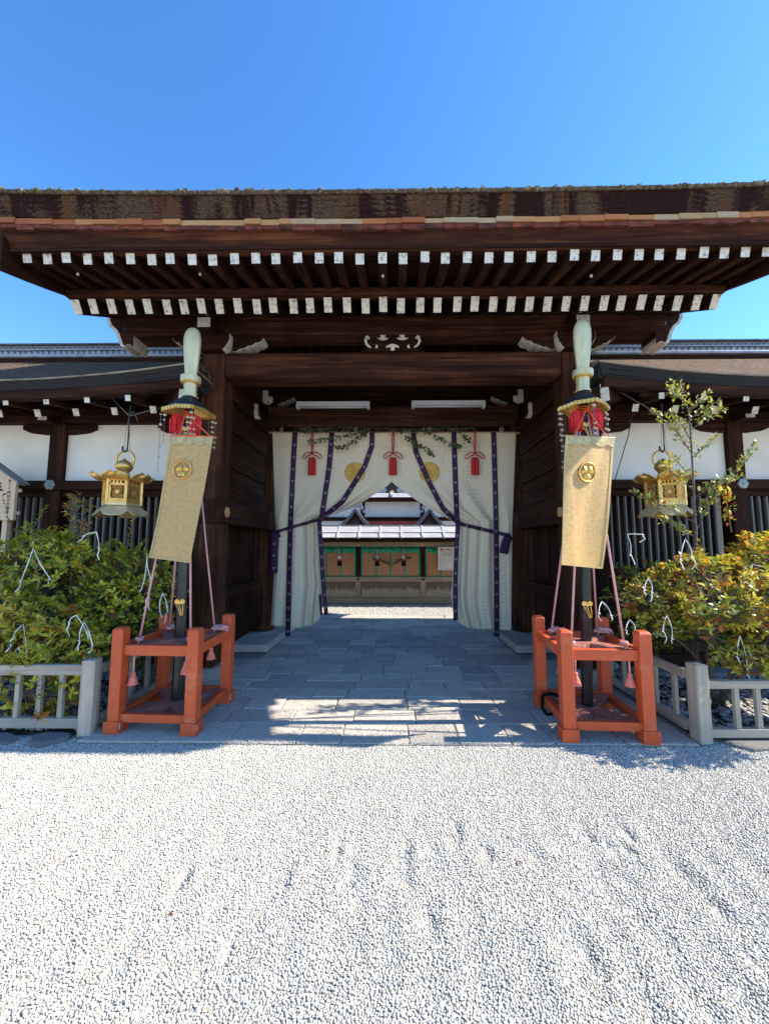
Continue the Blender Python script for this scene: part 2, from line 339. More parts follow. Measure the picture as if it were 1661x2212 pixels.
# ------------------------------------------------------------------ ground, gravel, paving
_rs = np.random.RandomState(3)
_waves = [(a / (k + 1), _rs.uniform(0, 2 * math.pi), k0 * math.cos(t), k0 * math.sin(t)) for k, (k0, n, a) in enumerate(((2.5, 4, .010), (6, 6, .007), (13, 8, .008), (27, 10, .008))) for t in _rs.uniform(-.9, .9, n)]
_dimp = [(_rs.uniform(-2.6, 2.9), _rs.uniform(1.0, 2.3), _rs.uniform(.025, .06), _rs.uniform(.03, .10), _rs.uniform(.004, .017)) for _ in range(110)]
def gh(x, y):
    z = np.zeros_like(x)
    for a, p, kx, ky in _waves: z = z + a * np.sin(kx * x * 1.3 + ky * y * .8 + p) * .40 * np.clip((3.0 - y) / 1.2, .25, 1)
    for dx, dy, rx, ry, d in _dimp:
        q = ((x - dx) / rx) ** 2 + ((y - dy) / ry) ** 2
        z = z - d * np.exp(-q) + d * .45 * np.exp(-((x - dx - rx * 1.4) / rx) ** 2 - ((y - dy) / ry) ** 2)
    fade = np.clip((3.2 - y) / .5, 0, 1) * np.clip((y + 3) / 2, 0, 1) * np.clip((6 - np.abs(x)) / 2, 0, 1)
    return z * fade - .014
def axis(lo, a, b, hi, st):
    return np.concatenate([lo + (a - lo) * (1 - (np.linspace(1, 0, 14, endpoint=False)) ** 2.5), np.arange(a, b, st), b + (hi - b) * np.linspace(0, 1, 16) ** 2.5])
xs = axis(-150, -6.4, 6.4, 150, .045); ys = axis(-150, -1.0, 3.3, 250, .045)
gx, gy = np.meshgrid(xs, ys); gz = gh(gx, gy)
nx, ny = len(xs), len(ys)
me = bpy.data.meshes.new('ground'); me.vertices.add(nx * ny)
me.vertices.foreach_set('co', np.stack([gx, gy, gz], -1).astype(np.float32).ravel())
ii = (np.arange(ny - 1)[:, None] * nx + np.arange(nx - 1)[None, :]).ravel()
q = np.stack([ii, ii + 1, ii + nx + 1, ii + nx], -1).astype(np.int32)
def mesh_from_np(me, q):
    k = q.shape[1]; n = len(q)
    me.loops.add(n * k); me.loops.foreach_set('vertex_index', q.ravel())
    me.polygons.add(n); me.polygons.foreach_set('loop_start', np.arange(0, n * k, k, dtype=np.int32))
    me.polygons.foreach_set('loop_total', np.full(n, k, dtype=np.int32)); me.polygons.foreach_set('use_smooth', np.ones(n, dtype=bool))
    me.update(calc_edges=True)
mesh_from_np(me, q); me.materials.append(M['gravel_bed'])
g = structure(piece('ground', me, (0, 0, 0)))

def pebbles(name, mat, P, rad, colr, flat=.62, seed=1, parent=None, round_=False):
    """many small rounded stones in one mesh"""
    rs = np.random.RandomState(seed); n = len(P)
    base = np.array([(1, 0, 0), (0, 1, 0), (-1, 0, 0), (0, -1, 0), (.0, .0, 1), (0, 0, -1)], dtype=float)
    base = base[None] * (1 + rs.uniform(-.25, .25, (n, 6, 1)))
    base[:, :, 2] *= flat; base[:, :, 0] *= rs.uniform(.75, 1.3, (n, 1))
    t = rs.uniform(0, 6.283, n); c, s = np.cos(t)[:, None], np.sin(t)[:, None]
    tilt = rs.uniform(-.5, .5, n)[:, None]
    x = base[:, :, 0] * c - base[:, :, 1] * s; y = base[:, :, 0] * s + base[:, :, 1] * c; z = base[:, :, 2] + x * tilt * .6
    V = np.stack([x, y, z], -1) * rad[:, None, None] + P[:, None, :]
    F = [(0, 1, 4), (1, 2, 4), (2, 3, 4), (3, 0, 4), (1, 0, 5), (2, 1, 5), (3, 2, 5), (0, 3, 5)]; K = 6
    if round_:                                     # one more level of faces for stones large enough to show their outline
        ed = {}; F2 = []; ext = []
        for f in F:
            m3 = []
            for i in range(3):
                e_ = tuple(sorted((f[i], f[(i + 1) % 3])))
                if e_ not in ed: ed[e_] = 6 + len(ed); ext.append(e_)
                m3.append(ed[e_])
            F2 += [(f[0], m3[0], m3[2]), (f[1], m3[1], m3[0]), (f[2], m3[2], m3[1]), tuple(m3)]
        ctr = V.mean(1, keepdims=True); X = np.stack([(V[:, a_] + V[:, b_]) / 2 for a_, b_ in ext], 1); X = ctr + (X - ctr) * 1.36
        V = np.concatenate([V, X], 1); F = F2; K = V.shape[1]
    F = np.array(F)
    q = (F[None] + (np.arange(n) * K)[:, None, None]).reshape(-1, 3).astype(np.int32)
    me = bpy.data.meshes.new(name); me.vertices.add(n * K); me.vertices.foreach_set('co', V.astype(np.float32).ravel()); mesh_from_np(me, q)
    at_ = me.color_attributes.new('col', 'FLOAT_COLOR', 'POINT')
    cc = np.concatenate([np.repeat(colr, K, 0), np.ones((n * K, 1))], 1).astype(np.float32); at_.data.foreach_set('color', cc.ravel())
    me.materials.append(M[mat]); return stuff(piece(name, me, (0, 0, 0), parent))
# the gravel court: one pebble about 1 cm across, jittered grid so that they lie close
Pl = []
y = 1.02
while y < 3.30:
    st = .0083 + .0015 * max(0, y - 1.2); hw = y * 1.06 + .28
    x = np.arange(-hw, hw, st); Pl.append(np.stack([x + np.random.uniform(-.45, .45, len(x)) * st, y + np.random.uniform(-.5, .5, len(x)) * st], -1)); y += st * .95
P2 = np.concatenate(Pl)
keep = (P2[:, 1] < 3.20 + .012 * np.sin(P2[:, 0] * 9) + np.random.uniform(-.02, .02, len(P2))) | ((np.abs(P2[:, 0] + .06) > 2.46)); P2 = P2[keep]
rad = np.random.uniform(.0042, .0070, len(P2)) * (1 + .16 * np.clip(P2[:, 1] - 1.2, 0, 2))
big_ = np.random.rand(len(P2)) < .025; rad = np.where(big_, rad * 1.7, rad)
z = gh(P2[:, 0], P2[:, 1]) + .003 + np.random.uniform(-.002, .002, len(P2))
tone = np.random.choice([.66, .62, .58, .52, .42, .26], len(P2), p=[.32, .27, .2, .12, .07, .02]) * np.random.uniform(.92, 1.06, len(P2))
cl = np.stack([tone, tone * np.random.uniform(.955, .995, len(P2)), tone * np.random.uniform(.82, .91, len(P2))], -1)
o = pebbles('gravel', 'pebble', np.stack([P2[:, 0], P2[:, 1], z], -1), rad, cl, flat=.48); tag(o, 'pale grey raked pebble gravel covering the open court', 'gravel')
# sparser gravel along the kerb in the shade and in the inner court
n = 9000; yy_ = 3.2 + np.abs(np.random.normal(0, .15, n)); P3 = np.stack([np.random.uniform(-2.5, 2.4, n), yy_, np.full(n, .012)], -1); P3 = P3[yy_ < 4.4]; n = len(P3); tone = np.random.uniform(.40, .6, n)
o = pebbles('gravel', 'pebble', P3, np.random.uniform(.0028, .0055, n), np.stack([tone, tone * .98, tone * .91], -1), seed=6); tag(o, 'stray gravel scattered over the front edge of the paving', 'gravel')
n = 5000; P3 = np.stack([np.random.uniform(-2.4, 2.4, n), np.random.uniform(9.05, 10.75, n), np.full(n, -.006)], -1); tone = np.random.uniform(.5, .76, n)
o = pebbles('gravel', 'pebble', P3, np.random.uniform(.008, .016, n), np.stack([tone, tone * .98, tone * .93], -1), seed=5); tag(o, 'white gravel of the inner court before the screened fence', 'gravel')

for i, (lx, ly) in enumerate(((-.95, 1.78), (.62, 2.05), (1.9, 2.6))):
    lz = float(gh(np.array([lx]), np.array([ly]))[0]) + .012; t = i * 1.7; L = .02
    vs = [(lx + L * a_ * math.cos(t) - L * b_ * math.sin(t), ly + L * a_ * math.sin(t) + L * b_ * math.cos(t), lz + c_) for a_, b_, c_ in ((-.6, 0, 0), (-.1, .28, .006), (.4, .2, .005), (.8, 0, .0), (.4, -.2, .004), (-.1, -.28, .003))]
    o = MB().add(vs, [(0, 1, 5), (1, 2, 4, 5), (2, 3, 4)]).build('fallen_leaf', 'dry_leaf', solid=.001, fix=False); tag(o, 'small brown fallen leaf lying on the pale gravel', 'leaf', 'fallen leaves on the gravel')
pv = MB().bb(-2.56, 2.44, 3.2, 9.05, -.06, -.004).build('paving', 'joint_sand'); structure(pv)
rs = random.Random(11)
def slab(x0, x1, y0, y1, zt, nm='paving_stone', mat='granite'):
    g_ = .0045; j = lambda: rs.uniform(-.005, .005)
    a = [(x0 + g_ + j(), y0 + g_ + j()), (x1 - g_ + j(), y0 + g_ + j()), (x1 - g_ + j(), y1 - g_ + j()), (x0 + g_ + j(), y1 - g_ + j())]
    c = ((x0 + x1) / 2, (y0 + y1) / 2); b = .007
    ins = [(p[0] + b * (1 if p[0] < c[0] else -1), p[1] + b * (1 if p[1] < c[1] else -1)) for p in a]
    zz = [zt + rs.uniform(-.003, .003) for _ in range(4)]
    vs = [(p[0], p[1], -.05) for p in a] + [(p[0], p[1], zt - .007) for p in a] + [(ins[i][0], ins[i][1], zz[i]) for i in range(4)]
    fs = [(8, 9, 10, 11)]
    for k in (0, 4):
        for i in range(4): fs.append((k + i, k + (i + 1) % 4, k + 4 + (i + 1) % 4, k + 4 + i))
    m_ = MB().add(vs, fs); o = m_.build(nm, mat, pv); return o
y = 3.205
while y < 9.0:
    d = rs.choice((.26, .30, .24, .33, .28)); d = min(d, 9.03 - y) if y + d > 8.9 else d
    hw0, hw1 = (-2.54, 2.42) if y < 5.5 else (-1.86, 1.80)
    x = hw0
    while x < hw1 - .01:
        L = rs.uniform(.34, .70)
        if x + L > hw1 - .25: L = hw1 - x
        slab(x, x + L, y, y + d, .006 + rs.uniform(-.004, .005)); x += L
    y += d
# garden beds on both sides of the path, with loose cobbles
for s, xa, xb in ((-1, -7.5, -2.62), (1, 2.5, 7.5)):
    b = MB().bb(xa, xb, 3.34, 4.95, -.05, .012).build('planting_bed', 'soil'); structure(b)
    n = 1700; P = np.stack([np.random.uniform(max(xa, -4.6), min(xb, 4.6), n), np.random.uniform(3.37, 4.9, n), np.full(n, .022)], -1); tone = np.random.uniform(.16, .5, n)
    pebbles('cobbles', 'pebble', P, np.random.uniform(.014, .032, n), np.stack([tone, tone * .96, tone * .88], -1), seed=21 + s, parent=b, round_=True)
    x = 2.62
    while x < 4.6:                                   # flat edging stones half sunk in the gravel under the fence
        L = rs.uniform(.28, .55); c = s * (x + L / 2); h = rs.uniform(.015, .03)
        MB().lathe([(.0, -.04), (.5, -.04), (.5, h * .6), (.42, h), (.0, h)], (0, 0, 0), 7, rs.random(), 1, lambda t, z: 1 + .12 * math.sin(3 * t + c))
        mb = MB().lathe([(.05, -.04), (.5, -.04), (.5, h * .6), (.42, h), (.05, h)], (0, 0, 0), 9, rs.random(), 1, lambda t, z: 1 + .14 * math.sin(3 * t + c * 9))
        mb.v = [(c + v[0] * L * .95, 3.235 + v[1] * .2, v[2]) for v in mb.v]; mb.build('edging_stone', 'granite_dark', b)
        x += L + rs.uniform(.02, .1)

# ------------------------------------------------------------------ the gate
GATE = thing('shrine_gate', (0, 6.85, 0), 'dark timber shrine gate with thick bark roof and white-tipped rafters', 'gate')
TOPE = lambda x: .045 * min(1, abs(x) / 3.7) ** 3
PX = 2.29
for s in (-1, 1):
    for yc, zt, rd in ((4.85, 4.03, 0), (6.86, 4.3, 1), (7.9, 4.0, 0)):
        mb = MB()
        if rd: mb.lathe([(.19, .13), (.19, zt)], (s * PX, yc, 0), 20)
        else: mb.bb(s * PX - .15, s * PX + .15, yc - .15, yc + .15, .12, zt)
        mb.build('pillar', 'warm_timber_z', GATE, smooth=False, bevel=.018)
        MB().lathe([(.30, 0), (.29, .06), (.24, .12), (.21, .125)], (s * PX, yc, 0), 18).build('pillar_base_stone', 'granite', GATE)
    # stone sill beside the passage
    xi, xo = (1.80 if s > 0 else 1.845), 2.95
    MB().bb(s * xi, s * xo, 5.79, 7.9, 0.012, .125).build('sill_stone', 'granite', GATE, bevel=.015)
    # waist rail wrapping the front pillar and running back
    MB().bb(s * 2.085, s * 2.49, 4.635, 6.62, 1.85, 2.135).build('waist_rail', 'timber_y', GATE, bevel=.012)
    fl = MB(); fl.lathe([(.062, 0), (.055, .012), (.02, .016), (.018, .028), (.001, .03)], (0, 0, 0), 24, 0, 1, lambda t, z: 1 + .16 * abs(math.cos(3 * t)))
    fl.v = [(s * (2.085 - v[2]), 4.80 + v[0], 1.99 + v[1]) for v in fl.v]; fl.build('nail_cover', 'bamboo', GATE)
    # boarded upper side wall: each plank its own depth
    z = 2.135; k = 0
    while z < 3.55:
        h = (.27, .24, .29, .22, .25)[k % 5]; h = min(h, 3.56 - z)
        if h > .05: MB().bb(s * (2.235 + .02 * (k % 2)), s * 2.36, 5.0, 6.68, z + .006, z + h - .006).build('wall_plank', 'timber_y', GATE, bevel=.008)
        z += h; k += 1
    MB().bb(s * 2.17, s * 2.42, 5.0, 6.7, 3.56, 3.80).build('side_tie_beam', 'timber_y', GATE, bevel=.012)
    MB().bb(s * 2.2, s * 2.4, 5.0, 6.7, 4.0, 4.25).build('side_tie_beam', 'timber_y', GATE, bevel=.012)
    MB().bb(s * 2.25, s * 2.36, 5.0, 6.7, 3.80, 4.0).build('side_infill_board', 'timber_y', GATE)
    # lower side: plank screen and low rail in the dark
    for j in range(7):
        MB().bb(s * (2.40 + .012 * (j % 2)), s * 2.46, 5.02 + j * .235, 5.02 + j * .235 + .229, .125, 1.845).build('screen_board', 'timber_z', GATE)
    MB().bb(s * 2.26, s * 2.395, 5.0, 6.66, .86, 1.0).build('low_rail', 'timber_y', GATE, bevel=.01)
    # rear half of the side wall
    MB().bb(s * 2.24, s * 2.36, 7.06, 7.74, .13, 3.9).build('rear_side_wall', 'timber_z', GATE)
    # opened door leaf lying against the rear wall
    MB().bb(s * 2.1, s * 2.17, 7.08, 7.72, .16, 3.3).build('door_leaf', 'timber_z', GATE)

# big rainbow beam and the beams behind it
MB().bb(-2.135, 2.135, 4.66, 5.02, 3.70, 4.03).build('front_beam', 'warm_timber_x', GATE, bevel=.05)
MB().bb(-2.13, 2.13, 6.35, 6.66, 3.68, 3.955).build('lintel_beam', 'warm_timber_x', GATE, bevel=.02)
MB().bb(-2.1, 2.1, 6.80, 6.92, 3.62, 5.2).build('transom_board', 'timber_x', GATE)
MB().bb(-2.13, 2.13, 7.72, 8.0, 3.70, 4.0).build('rear_beam', 'timber_x', GATE, bevel=.03)
for yc in (4.8, 7.9):
    MB().bb(-3.45, 3.45, yc - .15, yc + .15, 4.25, 4.50).build('purlin', 'warm_timber_x', GATE, bevel=.012)
MB().bb(-3.5, 3.5, 6.17, 6.43, 5.2, 5.42).build('ridge_purlin', 'timber_x', GATE)
for s in (-1, 1):
    MB().bb(s * 2.18, s * 2.4, 4.66, 8.0, 4.262, 4.44).build('cross_beam', 'timber_y', GATE)
    pts = [(4.9, 4.5), (7.8, 4.5), (6.3, 5.3)]
    MB().yz(pts, s * 2.25, s * 2.33).build('gable_wall', 'timber_y', GATE)

def carved(outline, top, y0, y1, nm='bracket_arm', flip=1):
    """bracket arm: carved lower edge given from tip to root; its underside carries white paint"""
    P = [(flip * x, z) for x, z in outline]
    poly = P + [(P[-1][0], top), (P[0][0], top)]
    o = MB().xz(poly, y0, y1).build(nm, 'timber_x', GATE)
    wv = MB()
    n = len(P); vs = []; fs = []
    for i, (x, z) in enumerate(P):
        a = P[max(i - 1, 0)]; b = P[min(i + 1, n - 1)]; d = Vector((b[0] - a[0], b[1] - a[1])).normalized(); nr = Vector((d.y, -d.x))
        if nr.y > 0: nr = -nr
        for yy in (y0 + .004, y1 - .004):
            vs += [(x + nr.x * .001, yy, z + nr.y * .001), (x + nr.x * .005, yy, z + nr.y * .005)]
    for i in range(n - 1):
        k = i * 4
        fs += [(k + 1, k + 5, k + 7, k + 3), (k, k + 4, k + 5, k + 1), (k + 2, k + 3, k + 7, k + 6), (k, k + 2, k + 6, k + 4)]
    wv.add(vs, fs).build('white_edge', 'white_paint', o)
    return o
def scallop(x0, z0, x1, z1, n, dep):
    out = []
    for i in range(n):
        for k in range(6):
            t = (i + k / 6) / n; bul = math.sin(math.pi * k / 6) * dep
            out.append((lerp(x0, x1, t), lerp(z0, z1, t ** .8) - bul))
    return out + [(x1, z1)]
for s in (-1, 1):
    # flared bearing block on the pillar head, its flanks painted white
    def fl(z): return .15 + .085 * max(0, (z - 4.035) / .13) ** .6 if z < 4.165 else .235
    zz = [4.03, 4.045, 4.06, 4.08, 4.10, 4.13, 4.165, 4.245]
    L_ = [(s * PX - fl(z), z) for z in zz]; R_ = [(s * PX + fl(z), z) for z in zz]
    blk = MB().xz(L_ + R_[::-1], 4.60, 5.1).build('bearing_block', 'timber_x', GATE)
    for side in (L_, R_):
        sg = -1 if side is L_ else 1
        wv = MB(); vs = []; fs = []
        for x, z in side:
            vs += [(x + sg * .003, 4.604, z), (x + sg * .003, 5.096, z)]
        for i in range(len(side) - 1): fs.append((2 * i, 2 * i + 2, 2 * i + 3, 2 * i + 1))
        wv.add(vs, fs).build('white_flank', 'white_paint', blk, solid=.004)
    # nose of the cross beam, white end
    nb = MB().bb(s * PX - .08, s * PX + .08, 4.42, 4.66, 4.215, 4.34).build('beam_nose', 'timber_y', GATE)
    MB().bb(s * PX - .078, s * PX + .078, 4.415, 4.419, 4.217, 4.338).build('white_end', 'white_paint', nb)
    nb = MB().bb(s * PX - .1, s * PX + .1, 4.40, 4.648, 4.352, 4.425).build('beam_nose_cap', 'timber_y', GATE)
    MB().bb(s * PX - .098, s * PX + .098, 4.395, 4.399, 4.354, 4.423).build('white_end', 'white_paint', nb)
    # carved arms under the purlin, inward and outward
    carved(scallop(s * 1.66, 4.235, s * 2.05, 4.06, 4, .018), 4.249, 4.70, 4.90)
    carved(scallop(s * 2.83, 4.235, s * 2.53, 4.07, 4, .018), 4.249, 4.70, 4.90)
    # scrolled purlin nose
    cur = [(s * 3.66, 4.50), (s * 3.66, 4.44), (s * 3.63, 4.38), (s * 3.57, 4.33), (s * 3.53, 4.27), (s * 3.50, 4.19), (s * 3.47, 4.115), (s * 3.44, 4.10), (s * 3.42, 4.125), (s * 3.38, 4.14), (s * 3.345, 4.13), (s * 3.32, 4.10), (s * 3.31, 4.11), (s * 3.31, 4.249)]
    o = carved(cur, 4.51, 4.66, 4.94, 'purlin_nose')
    oc = cur[:8]; inn = [(x_ - s * .04, z_ + .006) for x_, z_ in oc]; MB().xz((oc + inn[::-1])[::s], 4.652, 4.657).build('white_band', 'white_paint', o)
    # inner row of brackets above the lintel
    carved(scallop(s * 1.72, 4.155, s * 2.0, 4.03, 3, .014), 4.18, 6.45, 6.62)
    wb = MB().xz([(s * 2.02, 4.02), (s * 2.10, 3.965), (s * 2.185, 4.0), (s * 2.185, 4.21), (s * 2.10, 4.21), (s * 2.10, 4.10), (s * 2.02, 4.10)][::s], 6.30, 6.345)
    wb.v = [(v[0] + s * .02, v[1], v[2]) for v in wb.v]; wb.build('white_bracket_end', 'white_paint', GATE)
    wb = MB().xz([(s * 2.10, 3.56), (s * 2.18, 3.52 + .04), (s * 2.21, 3.66), (s * 2.21, 3.80), (s * 2.15, 3.80), (s * 2.15, 3.64)][::s], 5.84, 5.88)
    wb.v = [(v[0] - s * .03, v[1], v[2] - .0) for v in wb.v]; wb.build('white_bracket_end', 'white_paint', GATE)
# frog-leg strut in the middle of the beam
def mir(p): return p + [(-x, z) for x, z in p[::-1]]
body = mir([(-.40, 4.034), (-.37, 4.05), (-.345, 4.04), (-.33, 4.055), (-.30, 4.075), (-.345, 4.12), (-.36, 4.17), (-.35, 4.215), (-.32, 4.245)])
KM = MB().xz(body, 4.68, 4.76).build('frog_leg_strut', 'timber_x', GATE)
def blob(poly, nm='white_scroll'):
    MB().xz(poly, 4.668, 4.679).build(nm, 'white_paint', KM)
for s in (-1, 1):
    blob([(s * x, z) for x, z in ((.325, 4.243), (.35, 4.215), (.36, 4.17), (.345, 4.125), (.315, 4.09), (.27, 4.075), (.285, 4.10), (.31, 4.12), (.325, 4.15), (.325, 4.18), (.315, 4.2), (.29, 4.19), (.295, 4.22))])
    blob([(s * x, z) for x, z in ((.09, 4.245), (.155, 4.245), (.15, 4.215), (.165, 4.205), (.195, 4.21), (.185, 4.19), (.15, 4.18), (.125, 4.178), (.10, 4.18), (.065, 4.19), (.055, 4.21), (.085, 4.205), (.095, 4.215))])
    blob([(s * x, z) for x, z in ((.19, 4.11), (.215, 4.115), (.21, 4.085), (.225, 4.075), (.20, 4.07), (.185, 4.085))])
blob(mir([(-.022, 4.04), (-.025, 4.075), (-.05, 4.085), (-.085, 4.075), (-.075, 4.10), (-.04, 4.115), (-.015, 4.125)]))

# rafters in two rows, each with its white painted end
def shared(mb, name, mat):
    a = np.array(mb.v); me = bpy.data.meshes.new(name); me.from_pydata([tuple(v) for v in a], [], mb.f); me.materials.append(M[mat]); return me
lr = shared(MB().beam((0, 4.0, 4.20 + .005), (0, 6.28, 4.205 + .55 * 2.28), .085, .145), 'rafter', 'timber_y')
d = Vector((0, 1, .55)).normalized(); p = Vector((0, 4.0, 4.205))
le = shared(MB().beam(p - d * .006, p - d * .0015, .086, .146), 'rafter_end', 'white_paint')
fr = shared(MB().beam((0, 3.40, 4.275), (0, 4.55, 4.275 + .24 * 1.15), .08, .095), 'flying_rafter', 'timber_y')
d2 = Vector((0, 1, .24)).normalized(); p = Vector((0, 3.40, 4.275))
fe = shared(MB().beam(p - d2 * .006, p - d2 * .0015, .081, .096), 'rafter_end', 'white_paint')
rr = random.Random(5)
for i in range(36):
    x = (i - 17.5) * .2
    a = piece('rafter', lr, (x + rr.uniform(-.010, .010), rr.uniform(-.012, .012), rr.uniform(-.005, .005)), GATE); piece('rafter_end', le, WL[a.name], a)
    a = piece('flying_rafter', fr, (x + rr.uniform(-.010, .010), rr.uniform(-.012, .012), TOPE(x) + rr.uniform(-.004, .003)), GATE); piece('rafter_end', fe, WL[a.name], a)
# rear eave, simple rafters seen only from other places
rb = shared(MB().beam((0, 8.6, 4.205), (0, 6.32, 4.205 + .55 * 2.28), .085, .145), 'rafter', 'timber_y')
for i in range(36): piece('rafter', rb, ((i - 17.5) * .2, 0, 0), GATE)
MB().bb(-3.6, 3.6, 3.955, 4.06, 4.302, 4.385).build('eave_batten', 'warm_timber_x', GATE, bevel=.006)
# boards over the rafters
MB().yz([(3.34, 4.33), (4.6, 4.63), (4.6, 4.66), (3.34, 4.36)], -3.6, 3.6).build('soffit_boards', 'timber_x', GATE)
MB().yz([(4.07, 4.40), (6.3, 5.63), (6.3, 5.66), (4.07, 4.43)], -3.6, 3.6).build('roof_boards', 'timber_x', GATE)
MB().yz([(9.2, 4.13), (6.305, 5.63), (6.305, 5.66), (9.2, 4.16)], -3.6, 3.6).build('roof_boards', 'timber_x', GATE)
def strip_x(profile, xs_, lift, nm, mat, parent=GATE, smooth=False):
    """profile in (Y, Z) swept along X with the eave's slow upward curve"""
    n = len(profile); vs = []; fs = []
    for x in xs_:
        for (yy, zz) in profile: vs.append((x, yy, zz + lift(x)))
    for i in range(len(xs_) - 1):
        for k in range(n): fs.append((i * n + k, i * n + (k + 1) % n, (i + 1) * n + (k + 1) % n, (i + 1) * n + k))
    fs += [tuple(range(n)), tuple((len(xs_) - 1) * n + k for k in range(n))[::-1]]
    return MB().add(vs, fs).build(nm, mat, parent, smooth)
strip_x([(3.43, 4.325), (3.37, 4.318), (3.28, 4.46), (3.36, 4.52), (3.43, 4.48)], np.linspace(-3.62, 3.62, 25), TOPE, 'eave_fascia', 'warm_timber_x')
x = -3.74; 
while x < 3.70:                                     # visible ends of the split boards under the bark
    L = rr.uniform(.11, .24); L = min(L, 3.74 - x); dz = rr.uniform(-.006, .006); dy = rr.uniform(-.01, .01)
    mb = MB().yz([(3.225 + dy, 4.474 + dz), (3.225 + dy, 4.523), (3.45, 4.60), (3.45, 4.53)], x + .0003, x + L - .0003)
    mb.v = [(v[0], v[1], v[2] + TOPE(x + L / 2)) for v in mb.v]; mb.build('eave_shingle', 'eave_shingle', GATE)
    dz = rr.uniform(-.012, .008); mb = MB().yz([(3.245, 4.438 + dz), (3.235, 4.470), (3.45, 4.525), (3.45, 4.50)], x + .002, x + L - .002)
    mb.v = [(v[0], v[1], v[2] + TOPE(x + L / 2)) for v in mb.v]; mb.build('under_shingle', 'under_shingle', GATE); x += L
# bark thickness: the cut edge in several sagging courses
xs_ = np.linspace(-3.78, 3.78, 120)
def bark_profile(k): return [(3.22 - .012 * k, 4.525 + .045 * k), (3.208 - .012 * k, 4.525 + .045 * (k + 1) + .002), (3.7, 4.72 + .045 * (k + 1)), (3.7, 4.72 + .045 * k)]
for k in range(4):
    o = strip_x(bark_profile(k), xs_, lambda x, k=k: TOPE(x) + .004 * math.sin(x * 3.1 + k) + .003 * math.sin(x * 9 + 2 * k), 'bark_course', 'bark_edge')
ROOF = lambda yy: 4.715 + .36 * (yy - 3.15) + .052 * (yy - 3.15) ** 2
for a, b in ((3.15, 6.3), (9.45, 6.3)):
    def fn(u, v, a=a, b=b):
        x = lerp(-3.8, 3.8, u); yy = lerp(a, b, v); return (x, yy, ROOF(3.15 + abs(yy - a)) + TOPE(x) * (1 - v))
    MB().grid(fn, 40, 16).build('bark_slope', 'bark_top', GATE, solid=.03)
MB().yz([(9.4, 4.50), (9.45, 4.69), (8.8, 4.93), (8.6, 4.35)], -3.78, 3.78).build('bark_course', 'bark_edge', GATE)
for s in (-1, 1):
    yy = np.linspace(3.3, 6.3, 12); 
    bot = [(a, 4.14 + .30 * (a - 3.35) + .045 * (a - 3.35) ** 2) for a in yy]; top = [(a, 4.44 + .36 * (a - 3.3) + .05 * (a - 3.3) ** 2) for a in yy]
    MB().yz(bot + top[::-1], s * 3.63, s * 3.69).build('bargeboard', 'timber_y', GATE)
    bot2 = [(12.6 - a, z) for a, z in bot]; top2 = [(12.6 - a, z) for a, z in top]
    MB().yz(bot2 + top2[::-1], s * 3.63, s * 3.69).build('bargeboard', 'timber_y', GATE)
    vb = [(a, 4.47 + .36 * (a - 3.3) + .05 * (a - 3.3) ** 2) for a in yy]; vt = [(a, ROOF(a) - .02) for a in yy]
    MB().yz(vb + vt[::-1], s * 3.6, s * 3.79).build('bark_verge', 'bark_edge', GATE)
    MB().yz([(12.6 - a, z) for a, z in vb] + [(12.6 - a, z) for a, z in vt][::-1], s * 3.6, s * 3.79).build('bark_verge', 'bark_edge', GATE)
MB().bb(-3.85, 3.85, 6.05, 6.55, 6.1, 6.65).build('roof_ridge', 'tile', GATE)
# moss and lichen tufts along the lip of the roof
mb = MB(); rq = random.Random(9)
for i in range(2600):
    x = rq.uniform(-3.7, 3.7); big = rq.random() ** 4
    r = .008 + .012 * rq.random() + .016 * big * big; c = Vector((x, 3.16 + rq.uniform(-.012, .05), 4.715 + TOPE(x) + r * .3))
    pts = [c + Vector((rq.uniform(-1, 1), rq.uniform(-1, 1), 0)).normalized() * r for _ in range(3)]
    tip = c + Vector((rq.uniform(-.6, .6) * r, rq.uniform(-.6, .6) * r, r * rq.uniform(.7, 1.5)))
    n = [c + Vector((math.cos(t) * r, math.sin(t) * r, rq.uniform(-.3, .4) * r)) for t in (0.3, 1.6, 2.9, 4.1, 5.4)]
    mb.add(n + [tip, c - Vector((0, 0, r * .8))], [(k, (k + 1) % 5, 5) for k in range(5)] + [((k + 1) % 5, k, 6) for k in range(5)])
stuff(mb.build('moss', 'moss', GATE, fix=False))
# small bulbs under the eave
for px, py in ((168, 596), (432, 596), (827, 600), (1277, 600)):
    p = at(px, py, 3.55)
    b = MB().lathe([(.004, .02), (.012, .008), (.014, -.004), (.008, -.014), (.001, -.017)], (p.x, p.y, p.z + .02), 8).build('eave_bulb', 'bulb', GATE, True)


